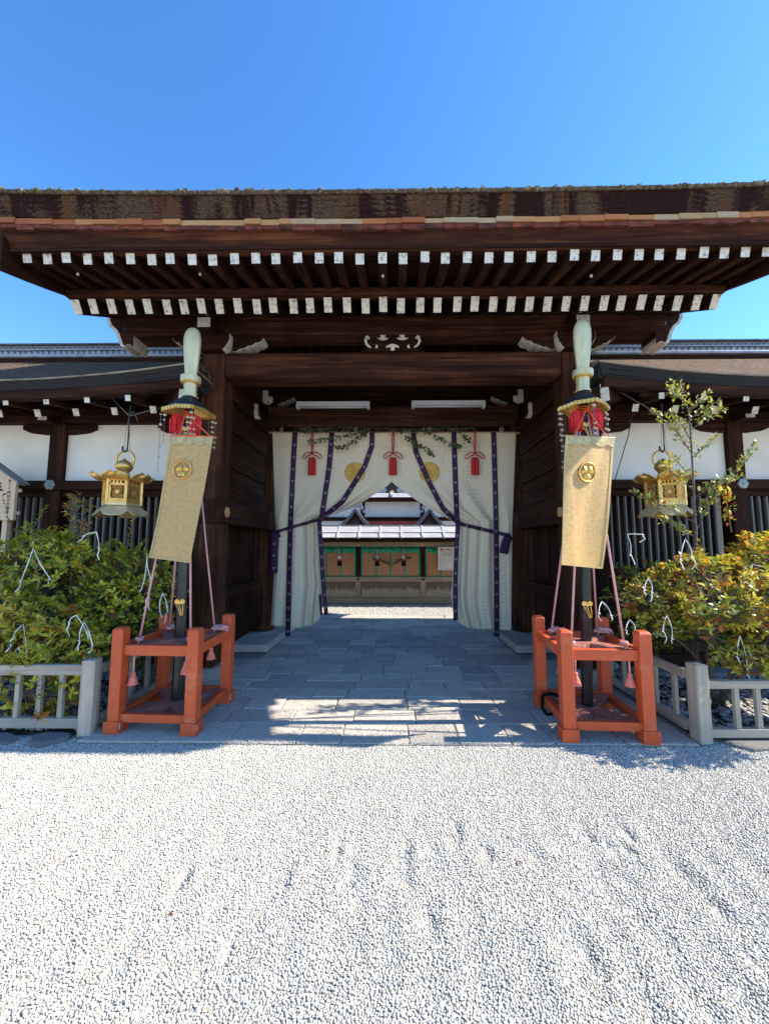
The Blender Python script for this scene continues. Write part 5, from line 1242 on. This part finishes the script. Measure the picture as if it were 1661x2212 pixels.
# tall sapling with pale leaves
def sapling_tall():
    Y = 3.95; T = thing('sapling', (at(1492, 1300, Y).x, Y, .01), 'tall slender sapling with pale leaves in front of the lantern', 'sapling'); r_ = random.Random(77)
    W_ = MB(); Tr = MB(); lv = []
    trunk = [Vector((at(1492, 1300, Y).x, Y, .02))] + [at(x, y, Y) for x, y in ((1500, 1250), (1503, 1150), (1498, 1050), (1493, 960), (1488, 890), (1470, 845), (1455, 822))]
    Tr.tube(trunk, [.019, .017, .014, .011, .009, .007, .004, .002], 7)
    br = [((1502, 1130), [(1450, 1100), (1400, 1080), (1365, 1065)]), ((1498, 1060), [(1470, 1035), (1440, 1010), (1428, 1000)]), ((1503, 1150), [(1545, 1060), (1580, 1030), (1612, 985), (1630, 962)]), ((1498, 1080), [(1530, 1050), (1560, 1040), (1600, 1030)]),
          ((1494, 980), [(1460, 930), (1430, 905), (1412, 890)]), ((1494, 990), [(1530, 960), (1545, 945)]), ((1490, 930), [(1530, 900), (1555, 890), (1562, 885)]), ((1487, 890), [(1515, 865), (1530, 850)]), ((1480, 868), [(1455, 850), (1445, 838)]), ((1491, 950), [(1465, 905), (1450, 890)]),
          ((1500, 1110), [(1530, 1085), (1555, 1062)]), ((1502, 1160), [(1460, 1140), (1430, 1120)]), ((1488, 905), [(1530, 880), (1548, 868)]), ((1500, 1040), [(1465, 1000), (1452, 985)])]
    for b, pts in br:
        dy = r_.uniform(-.22, .22); P = [at(b[0], b[1], Y)] + [at(x, y, Y + dy * (i + 1) / len(pts)) for i, (x, y) in enumerate(pts)]
        W_.tube(P, [lerp(.006, .002, i / (len(P) - 1)) for i in range(len(P))], 5, False)
        for i in range(len(P) - 1):
            n = max(2, int((P[i + 1] - P[i]).length / .022))
            for k in range(n):
                if i == 0 and k < n * .4: continue
                p = P[i].lerp(P[i + 1], k / n) ; dd = (P[i + 1] - P[i]).normalized()
                for _ in range(r_.choice((2, 3, 4, 5))):
                    tw = rv(r_, .035); ld = (dd * .5 + rv(r_, .8) + Vector((0, 0, .35))).normalized(); L = r_.uniform(.042, .07); lv.append((p + tw, ld, Vector((0, 0, 1)), L, L * .46, pick(r_, wpale(p, r_))))
        for k in range(7):
            a = k * .9; ld = ((P[-1] - P[-2]).normalized() + rv(r_, .7)).normalized(); L = r_.uniform(.04, .06); lv.append((P[-1], ld, Vector((0, 0, 1)), L, L * .45, pick(r_, wpale(P[-1], r_))))
    for k in range(150):
        t = r_.uniform(3.6, 6.95); i = int(t); p = trunk[i].lerp(trunk[i + 1], t - i) + rv(r_, .05); ld = (rv(r_) + Vector((0, 0, .5))).normalized(); L = r_.uniform(.035, .055); lv.append((p, ld, Vector((0, 0, 1)), L, L * .45, pick(r_, wpale(p, r_))))
    Tr.build('trunk', 'twig', T, True); stuff(W_.build('twigs', 'twig', T, fix=False)); stuff(piece('foliage', leaf_mesh('foliage', lv), (0, 0, 0), T))
sapling_tall()
def shoot(pts, Y, label, wts, seed):
    r_ = random.Random(seed); P = [at(x, y, Y) for x, y in pts]; T = thing('sapling', P[0], label, 'sapling'); MB().tube(P, [lerp(.008, .002, i / (len(P) - 1)) for i in range(len(P))], 6).build('stem', 'twig', T, True); lv = []
    for k in range(70):
        t = (len(P) - 1) * (.25 + .75 * k / 70) * .999; i = int(t); p = P[i].lerp(P[i + 1], t - i); c = rv(r_, .045); c.z *= .5; ld = (rv(r_) + Vector((0, 0, .6))).normalized(); L = r_.uniform(.05, .075); lv.append((p + c, ld, Vector((0, 0, 1)), L, L * .42, pick(r_, wts)))
    stuff(piece('foliage', leaf_mesh('foliage', lv), (0, 0, 0), T))
shoot([(1580, 1150), (1575, 1120), (1570, 1085), (1566, 1055)], 3.8, 'upright orange-leaved shoot rising from the wide orange shrub', [(YELLOWS, 1), (ORANGES, .8), (GREENS, .3)], 3)

# folded paper strips tied to the twigs
papers = [(72, 1185, 108, 1250, 45, 1255), (208, 1150, 182, 1158, 214, 1185), (165, 1330, 150, 1345, 190, 1372), (50, 1350, 28, 1380, 58, 1420), (183, 1345, 172, 1385, 200, 1395), (352, 1282, 346, 1322, 363, 1322), (318, 1200, 326, 1250, 310, 1260), (40, 1400, 30, 1425, 52, 1440), (322, 1285, 316, 1310, 320, 1300),
          (1355, 1155, 1388, 1155, 1362, 1200), (1400, 1250, 1392, 1275, 1408, 1280), (1440, 1330, 1432, 1365, 1452, 1380), (1625, 1220, 1626, 1260, 1661, 1232), (1598, 1375, 1592, 1420, 1615, 1460), (1300, 1300, 1294, 1325, 1320, 1330), (1480, 1165, 1470, 1210, 1495, 1205), (1360, 1340, 1352, 1362, 1372, 1362)]
for i, (xa, ya, xb, yb, xc, yc) in enumerate(papers):
    Y = (3.42 if 1320 < ya else 3.62) if xa < 800 else (3.42 if ya > 1300 else 3.5)
    if xa in (352, 318, 322): Y = 3.85
    if xa in (1300, 1355, 1360): Y = 3.62
    t_, l_, r2 = at(xa, ya, Y), at(xb, yb, Y - .03), at(xc, yc, Y - .02); wv = .0042
    rp = random.Random(i * 7 + 1); ends = []
    for q_, ln in ((l_, rp.uniform(.02, .10)), (r2, rp.uniform(.02, .10))):
        k1 = q_ + Vector((rp.uniform(-.012, .012), -.008, -.012)); ends.append([q_, k1, k1 + Vector((rp.uniform(-.015, .015), -.01, -ln * .5)), k1 + Vector((rp.uniform(-.03, .03), rp.uniform(-.02, .01), -ln))])
    arc = lambda a_, b_, sg: [a_.lerp(b_, t) + Vector((sg * .012 * math.sin(math.pi * t), -.008 * math.sin(math.pi * t), .006 * math.sin(math.pi * t))) for t in (.08, .3, .55, .8)]
    pts = ends[0][::-1] + arc(t_, l_, -1)[::-1] + [t_ + Vector((0, 0, .004))] + arc(t_, r2, 1) + ends[1]
    mb = MB(); vs = []; n_ = len(pts)
    for k, p in enumerate(pts):
        d = (pts[min(k + 1, n_ - 1)] - pts[max(k - 1, 0)]).normalized(); tw = .5 * math.sin(k * 1.1 + i); sd = d.cross(Vector((tw, 1, .25))).normalized(); wq = wv * rp.uniform(.75, 1.25); vs += [p - sd * wq, p + sd * wq]
    mb.add(vs, [(2 * k, 2 * k + 1, 2 * k + 3, 2 * k + 2) for k in range(n_ - 1)])
    for e in ends: mb.tube([e[0] + Vector((-.008, 0, .004)), e[0] + Vector((.008, -.006, -.006))], .005, 5)
    o = mb.build('paper_strip', 'paper', solid=.0012)
    tag(o, 'folded white paper strip tied to a twig of the %s' % ('green shrubs' if xa < 800 else 'orange tipped shrub'), 'paper strip', 'paper strips on the %s' % ('green shrubs' if xa < 800 else 'orange shrub'))

# ------------------------------------------------------------------ notice board at the edge
def text(body, size, loc, mat, parent, nm='lettering', rx=math.pi / 2, vertical=False, squash=1.0):
    mb = MB(); dg = None
    for i, ch in enumerate(body if vertical else [body]):
        cv = bpy.data.curves.new('t', 'FONT'); cv.body = ch; cv.size = size; cv.align_x = 'CENTER'; ob = bpy.data.objects.new('t', cv); col.objects.link(ob)
        bpy.context.view_layer.update(); me = ob.evaluated_get(bpy.context.evaluated_depsgraph_get()).to_mesh()
        vs = [(loc[0] + v.co.x * squash, loc[1], loc[2] + v.co.y - (i * size * 1.12 if vertical else 0)) for v in me.vertices]; fs = [tuple(p.vertices) for p in me.polygons]
        mb.add(vs, fs); ob.to_mesh_clear(); bpy.data.objects.remove(ob); bpy.data.curves.remove(cv)
    o = mb.build(nm, mat, parent, solid=.002); return o
NB = thing('notice_board', (-4.93, 4.62, 0), 'pale wooden notice board with gabled top and vertical lettering', 'sign')
apx = at(0, 1011, 4.6); rgt = at(42, 1041, 4.6)
cxn = -4.98; zl = 2.30; sl_ = (apx.z - rgt.z) / (rgt.x - apx.x)
xr = at(33, 1060, 4.6).x; hw = xr - cxn; za = lambda x: 2.345 + sl_ * (rgt.x - abs(x - cxn) - cxn)
MB().xz([(cxn - hw, 1.88), (cxn + hw, 1.88), (cxn + hw, za(cxn + hw) - .03), (cxn, za(cxn) - .03), (cxn - hw, za(cxn + hw) - .03)], 4.60, 4.64).build('board', 'cedar_z', NB, bevel=.003)
for s in (-1, 1):
    e = rgt.x - cxn; MB().xz([(cxn, za(cxn) - .03), (cxn + s * e, za(cxn + e) - .03), (cxn + s * e, za(cxn + e) + .0), (cxn, za(cxn) + .0)][::s], 4.57, 4.68).build('roof_board', 'cedar_x', NB)
    MB().xz([(cxn, za(cxn) + .001), (cxn + s * (e + .035), za(cxn + e + .035) + .001), (cxn + s * (e + .035), za(cxn + e + .035) + .02), (cxn, za(cxn) + .025)][::s], 4.55, 4.70).build('roof_cover', 'tile', NB)
    MB().bb(cxn + s * .24 - .03, cxn + s * .24 + .03, 4.642, 4.70, 0.0, 2.25).build('post', 'cedar_z', NB)
for z in (1.97, 2.25): MB().bb(cxn - hw - .025, cxn + hw + .022, 4.641, 4.665, z - .02, z + .02).build('batten', 'cedar_x', NB)
text('第三十四回式年遷宮', .043, (at(20, 1060, 4.6).x, 4.597, at(17, 1041, 4.6).z), 'ink', NB, 'lettering', vertical=True)
for (x, z, dx, dz) in ((-4.805, 2.33, .03, .012), (-4.80, 2.29, .028, -.02), (-4.79, 2.25, .05, .0), (-4.81, 2.13, .03, .025), (-4.815, 2.06, .03, -.01)):
    MB().prism([(-.05, -.012), (.012, -.016), (dx, dz * .3), (.008, .016), (-.05, .010)], (x, 4.5965, z), (1, 0, 0), (0, 0, 1), (0, 1, 0), .002).build('brush_stroke', 'ink', NB)

# ------------------------------------------------------------------ leafy garlands on the curtain
def garland(name, paths, Y, label, seed, n_per=26, L0=(.03, .055)):
    r_ = random.Random(seed); P0 = c7(*paths[0][0], Y); T = thing(name, P0, label, 'garland'); st = MB(); lv = []
    for pth in paths:
        P = [c7(x, y, Y - r_.uniform(0, .06)) for x, y in pth]; st.tube(P, .004, 5)
        for k in range(n_per * (len(P) - 1)):
            t = r_.random() * (len(P) - 1) * .999; i = int(t); p = P[i].lerp(P[i + 1], t - i) + rv(r_, .035); ld = (Vector((r_.uniform(-.7, .7), -.4, -.7)) + rv(r_, .5)).normalized(); L = r_.uniform(*L0); c = r_.choice([(.045, .075, .03), (.07, .11, .045), (.10, .14, .06), (.14, .18, .085)]); lv.append((p, ld, Vector((0, -1, .2)), L, L * .8, c))
    st.build('stem', 'twig', T); stuff(piece('foliage', leaf_mesh('foliage', lv), (0, 0, 0), T))
garland('leaf_garland', [[(860, 102), (640, 88), (450, 100), (265, 98)], [(700, 112), (560, 140), (440, 160), (350, 172)], [(700, 120), (630, 165), (570, 205), (525, 208)], [(480, 100), (380, 100), (290, 90)]], 6.42, 'leafy green garland hung over the curtain half nearer the notice board', 5)
garland('leaf_garland', [[(850, 102), (1000, 104), (1150, 92), (1350, 98)], [(940, 140), (1010, 190), (1070, 222), (1105, 262)], [(1050, 110), (1150, 150), (1220, 195), (1275, 200)], [(1180, 85), (1260, 110), (1340, 180)]], 6.42, 'leafy green garland hung over the curtain half nearer the sapling', 6)

# ------------------------------------------------------------------ inner court: screened fence
FY = 10.9
SF = thing('screened_fence', (0, FY, 0), 'roofed timber fence with reed screens trimmed in green across the inner court', 'fence')
X_ = lambda cx: c7(cx, 800, FY).x; Zc = lambda cy: c7(850, cy, FY).z
def FB(nm, mat, x0, x1, y0, y1, z0, z1, bev=0, par=SF): return MB().bb(x0, x1, y0, y1, z0, z1).build(nm, mat, par, bevel=bev)
FB('sill_beam', 'pale_wood_x', -5, -.97, FY - .1, FY + .1, .0, .165, .01); FB('sill_beam', 'pale_wood_x', -.965, 5, FY - .095, FY + .1, .0, .165, .01)
px = [-2.766, -.963, .84, 2.643]
for x in px:
    FB('post', 'pale_wood_z', x - .075, x + .075, FY - .06, FY + .09, .165, .70, .006); FB('post', 'timber_z', x - .07, x + .07, FY - .07, FY + .09, .70, 1.60, .006)
    fl_ = MB().lathe([(.048, 0), (.042, .012), (.001, .02)], (0, 0, 0), 20, 0, 1, lambda t, z: 1 + .2 * math.cos(6 * t)); fl_.v = [(x + v[0], FY - .092 - v[2], 1.635 + v[1]) for v in fl_.v]; fl_.build('gilt_fitting', 'gold', SF)
    kb = MB().lathe([(.038, 0), (.036, .02), (.001, .022)], (0, 0, 0), 14); kb.v = [(x + v[0], FY - .09 - v[2], .672 + v[1]) for v in kb.v]; kb.build('nail_cover', 'carved_dark', SF)
FB('rail', 'pale_wood_x', -5, 5, FY - .085, FY + .07, .605, .735, .006); FB('top_beam', 'pale_wood_x', -5, 5, FY - .09, FY + .09, 1.575, 1.70, .006)
FB('dark_gap', 'carved_dark', -5, 5, FY + .05, FY + .08, .17, 1.58)
for a, b in zip([-4.6] + px, px + [4.6]):
    l, r = a + .078, b - .078; n = 7 if b - a > 1.7 else 6
    for k in range(n): FB('wall_board', 'board_stained', lerp(l, r, k / n) + .002, lerp(l, r, (k + 1) / n) - .002, FY - .01 - .004 * (k % 2), FY + .03, .166, .604)
    RS = FB('reed_screen', 'reed', l, r, FY - .03, FY - .012, .735, 1.5)
    if b < 3:
        vs = []; nn = 40
        for i in range(nn + 1):
            x = lerp(l, r, i / nn); sag = .012 * math.sin(i * .8); vs += [(x, FY - .07 + .015 * math.sin(i * 1.3), 1.565), (x, FY - .075 + .02 * math.sin(i * 1.3 + .5), 1.40 + sag)]
        MB().add(vs, [(2 * i, 2 * i + 1, 2 * i + 3, 2 * i + 2) for i in range(nn)]).build('green_valance', 'green_silk', RS, True, solid=.004)
        for t in (0.012, .25, .5, .75, .988): FB('green_band', 'green_silk', lerp(l, r, t) - .026, lerp(l, r, t) + .026, FY - .04, FY - .031, .74, 1.45, par=RS)
        FB('green_hem', 'green_silk', l, r, FY - .045, FY - .041, .74, .765, par=RS)
# plank roof with ribs
for nm, y0, z0, y1, z1 in (('roof_plank', 10.30, 1.80, 10.55, 1.935), ('roof_plank', 10.52, 1.945, 10.9, 2.15)):
    MB().yz([(y0, z0), (y1, z1), (y1, z1 + .02), (y0, z0 + .022)], -5, 5).build(nm, 'copper_sheet', SF)
MB().yz([(11.5, 1.80), (10.9, 2.15), (10.9, 2.17), (11.5, 1.82)], -5, 5).build('roof_plank', 'copper_sheet', SF)
FB('roof_ridge', 'copper_sheet', -5, 5, 10.84, 10.98, 2.13, 2.185); MB().yz([(10.32, 1.745), (10.36, 1.79), (10.9, 2.08), (10.9, 1.70), (10.6, 1.70)], -5, 5).build('eave_timber', 'timber_x', SF)
k = -1.49 - .573 * 4
while k < 4: MB().beam((k, 10.27, 1.808), (k, 10.9, 2.165), .05, .05).build('roof_rib', 'copper_sheet', SF); k += .5735
# screen tassels and little garlands
for i, (cx, cy) in enumerate(((540, 880), (768, 880), (927, 880))):
    p = c7(cx, cy + 10, FY - .12); T = thing('screen_tassel', p, ['red white and black tassel on the reed screen without greenery', 'red white and black tassel under the greenery, farther from the poster', 'red white and black tassel under the greenery, nearer the poster'][i], 'tassel', 'tassels on the reed screens')
    MB().tube([p + Vector((0, .04, .28)), p + Vector((0, 0, .1))], .014, 6).build('cord', 'pink_rope', T)
    for q in (-1, 0, 1): MB().lathe([(.001, .12), (.016, .10), (.02, .02)], p + Vector((q * .03, 0, 0)), 8).build('strand_white', 'paper', T); MB().lathe([(.021, .02), (.024, -.03)], p + Vector((q * .03, 0, 0)), 8).build('strand_red', 'red_silk', T)
    MB().lathe([(.05, -.03), (.055, -.08), (.062, -.17), (.001, -.172)], p, 12, 0, .5).build('skirt', 'black_cloth', T)
garland('leaf_garland', [[(745, 882), (775, 880), (810, 900), (845, 912)]], FY - .1, 'small green sprig on the reed screen farther from the poster', 7, 40, (.02, .045)); garland('leaf_garland', [[(860, 915), (890, 895), (930, 878), (975, 875)]], FY - .1, 'small green sprig on the reed screen nearer the poster', 8, 40, (.02, .045))
# poster
p0, p1 = c7(1136, 952, FY - .14), c7(1265, 812, FY - .14)
PO = thing('poster', ((p0.x + p1.x) / 2, FY - .14, p0.z), 'cream paper poster with red heading hung on the screened fence', 'poster')
FB('sheet', 'poster_paper', p0.x, p1.x, FY - .145, FY - .14, p0.z, p1.z, par=PO)
Yp = FY - .148; T_ = lambda cx, cy: c7(cx, cy, Yp)
for ch, cx in zip('鴨の社へ', (1158, 1182, 1199, 1219)): q = T_(cx, 838); text(ch, .10, (q.x, Yp, q.z), 'ink_red', PO)
for cy in (848, 858): q = T_(1158, cy); FB('text_line', 'ink_faint', q.x, q.x + .3, Yp - .001, Yp, q.z - .008, q.z + .006, par=PO)
def box_line(x0, y0, x1, y1, mat='ink_faint'):
    a, b = T_(x0, y0), T_(x1, y1)
    for (u0, u1, v0, v1) in ((a.x, b.x, a.z, a.z + .006), (a.x, b.x, b.z, b.z + .006), (a.x, a.x + .006, b.z, a.z), (b.x - .006, b.x, b.z, a.z)): FB('ruled_line', mat, u0, u1, Yp - .001, Yp, min(v0, v1), max(v0, v1), par=PO)
box_line(1147, 870, 1258, 945)
for cx, cy in ((1153, 885), (1153, 908), (1153, 928), (1195, 896)): box_line(cx, cy - 6, cx + 29, cy + 5)

# ------------------------------------------------------------------ the hall beyond
HY = 17.0
HA = thing('inner_hall', (0, 18.5, 0), 'white-walled inner hall with tiled gables beyond the screened fence', 'building')
h7 = lambda x, y: c7(x, y, HY)
def HB(nm, mat, x0, x1, y0, y1, z0, z1, par=HA): return MB().bb(x0, x1, y0, y1, z0, z1).build(nm, mat, par)
zt, zb_ = h7(860, 535).z, h7(860, 632).z
HB('white_wall', 'plaster', -7, 7, HY, HY + .2, 2.0, zt)
for x in (-1.332, 1.311, -4.2, 4.2): HB('post', 'timber_z', x - .09, x + .09, HY - .04, HY - .002, 0, zt)
HB('tie_beam', 'timber_x', -7, 7, HY - .09, HY - .045, 2.72, zb_); HB('lattice_panel', 'red_lattice', -1.05, 1.12, HY - .06, HY - .046, 2.2, 2.718)
for k in range(22): HB('lattice_slat', 'red_lattice', -1.0 + k * .098, -.965 + k * .098, HY - .075, HY - .061, 2.2, 2.715)
HB('lower_wall', 'timber_x', -7, 7, HY - .03, HY - .003, 0, 2.2)
HB('eave_beam', 'timber_x', -1.5, 1.5, HY - .5, HY - .3, zt - .01, zt + .1); HB('wall_plate', 'timber_x', -7, 7, HY - .1, HY + .24, zt - .03, zt + .12)
z0, z1 = zt + .09, h7(860, 490).z
for k in range(3): MB().yz([(HY - .7 + .18 * k, lerp(z0, z1, k / 3)), (HY - .5 + .18 * k, lerp(z0, z1, (k + 1) / 3)), (HY + .5, lerp(z0, z1, (k + 1) / 3)), (HY + .5, lerp(z0, z1, k / 3))], -1.45, 1.45).build('roof_course', 'copper_sheet', HA)
for x in (-1.05, -.05, .95): MB().beam((x, HY - .74, z0 + .05), (x, HY - .1, z1 + .04), .09, .07).build('roof_rib', 'copper_sheet', HA)
# gable with pendant above
ap = h7(855, 385); MB().xz([(-2.6, 3.9), (2.6, 3.9), (ap.x, 5.3)], HY + .52, HY + .6).build('upper_gable', 'plaster', HA)
for s in (-1, 1): MB().beam((ap.x, HY + .3, 5.0), (ap.x + s * 2.9, HY + .3, 3.75), .5, .24).build('upper_bargeboard', 'timber_x', HA)
pd = h7(855, 455); MB().xz([(pd.x + x, pd.z + z) for x, z in ((-.34, -.28), (-.2, -.12), (-.3, .02), (-.16, .16), (-.22, .32), (0, .50), (.22, .32), (.16, .16), (.3, .02), (.2, -.12), (.34, -.28), (.12, -.22), (0, -.26), (-.12, -.22))], HY - .1, HY + .0).build('gable_pendant', 'carved_dark', HA)
bs = MB().lathe([(.10, 0), (.085, .03), (.001, .045)], (0, 0, 0), 24, 0, 1, lambda t, z: 1 + .1 * math.cos(8 * t)); bs.v = [(pd.x + v[0], HY - .102 - v[2], h7(855, 483).z + v[1]) for v in bs.v]; bs.build('gilt_boss', 'gold', HA)
HB('body', 'plaster', -7, 7, HY + .25, HY + 3, 0, 3.6); MB().yz([(HY - 1.0, 3.55), (HY + 1.6, 5.4), (HY + 4.2, 3.55)], 2.7, 7.2).build('side_roof', 'tile', HA); MB().yz([(HY - 1.0, 3.55), (HY + 1.6, 5.4), (HY + 4.2, 3.55)], -7.2, -2.7).build('side_roof', 'tile', HA)
# two small tiled gables before the hall
for i, cx in enumerate((635, 1085)):
    gy = 15.0; A = c7(cx, 575, gy); BL_, BR_ = c7(cx - 98, 690, gy), c7(cx + 92, 690, gy)
    G = thing('tiled_gable', (A.x, gy + .6, 0), ['small tiled gable roof with scroll ridge tile, farther from the poster', 'small tiled gable roof with scroll ridge tile, nearer the poster'][i], 'roof', 'tiled gables before the hall')
    Lf = [(lerp(A.x, BL_.x, t), lerp(A.z, BL_.z, t ** .78)) for t in np.linspace(0, 1, 9)]; Rt = [(lerp(A.x, BR_.x, t), lerp(A.z, BR_.z, t ** .78)) for t in np.linspace(0, 1, 9)]
    th = .13
    for S_ in (Lf, Rt):
        MB().xz(S_ + [(x, z - th) for x, z in S_[::-1]], gy, gy + 1.6).build('tile_slope', 'tile', G)
        for j in range(1, 9): 
            x, z = S_[j]; MB().tube([(x, gy - .03, z + .01), (x, gy + 1.6, z + .01)], .045, 8).build('verge_tile', 'tile', G)
    MB().xz([(x, z - th - .002) for x, z in Lf[::-1]] + [(x, z - th - .002) for x, z in Rt[1:]], gy + .12, gy + .2).build('gable_board', 'carved_dark', G)
    for S_ in (Lf, Rt): MB().xz([(x, z - th - .03) for x, z in S_] + [(x, z - th - .17) for x, z in S_[::-1]], gy + .04, gy + .115).build('bargeboard', 'timber_x', G)
    orn = [(-.28, -.05), (-.33, .06), (-.24, .12), (-.26, .24), (-.15, .26), (-.12, .36), (0, .30), (.12, .36), (.15, .26), (.26, .24), (.24, .12), (.33, .06), (.28, -.05), (.1, .02), (-.1, .02)]
    MB().xz([(A.x + x, A.z + z - .02) for x, z in orn], gy - .08, gy + .02).build('ridge_ornament', 'tile_pale', G)
    for s in (-1, 1):
        for (ox, oz, r) in ((.22, .06, .06), (.17, .19, .045), (.34, -.16, .05), (.46, -.33, .05)): MB().tube([(A.x + s * ox + r * math.cos(t) * (1 - t / 14), gy - .10, A.z + oz + r * math.sin(t) * (1 - t / 14)) for t in np.linspace(0, 8, 14)], .016, 5).build('scroll', 'tile_pale', G)
    MB().bb(A.x - .5, A.x + .5, gy + .3, gy + 1.5, 0, A.z - .75).build('support_wall', 'timber_z', G)
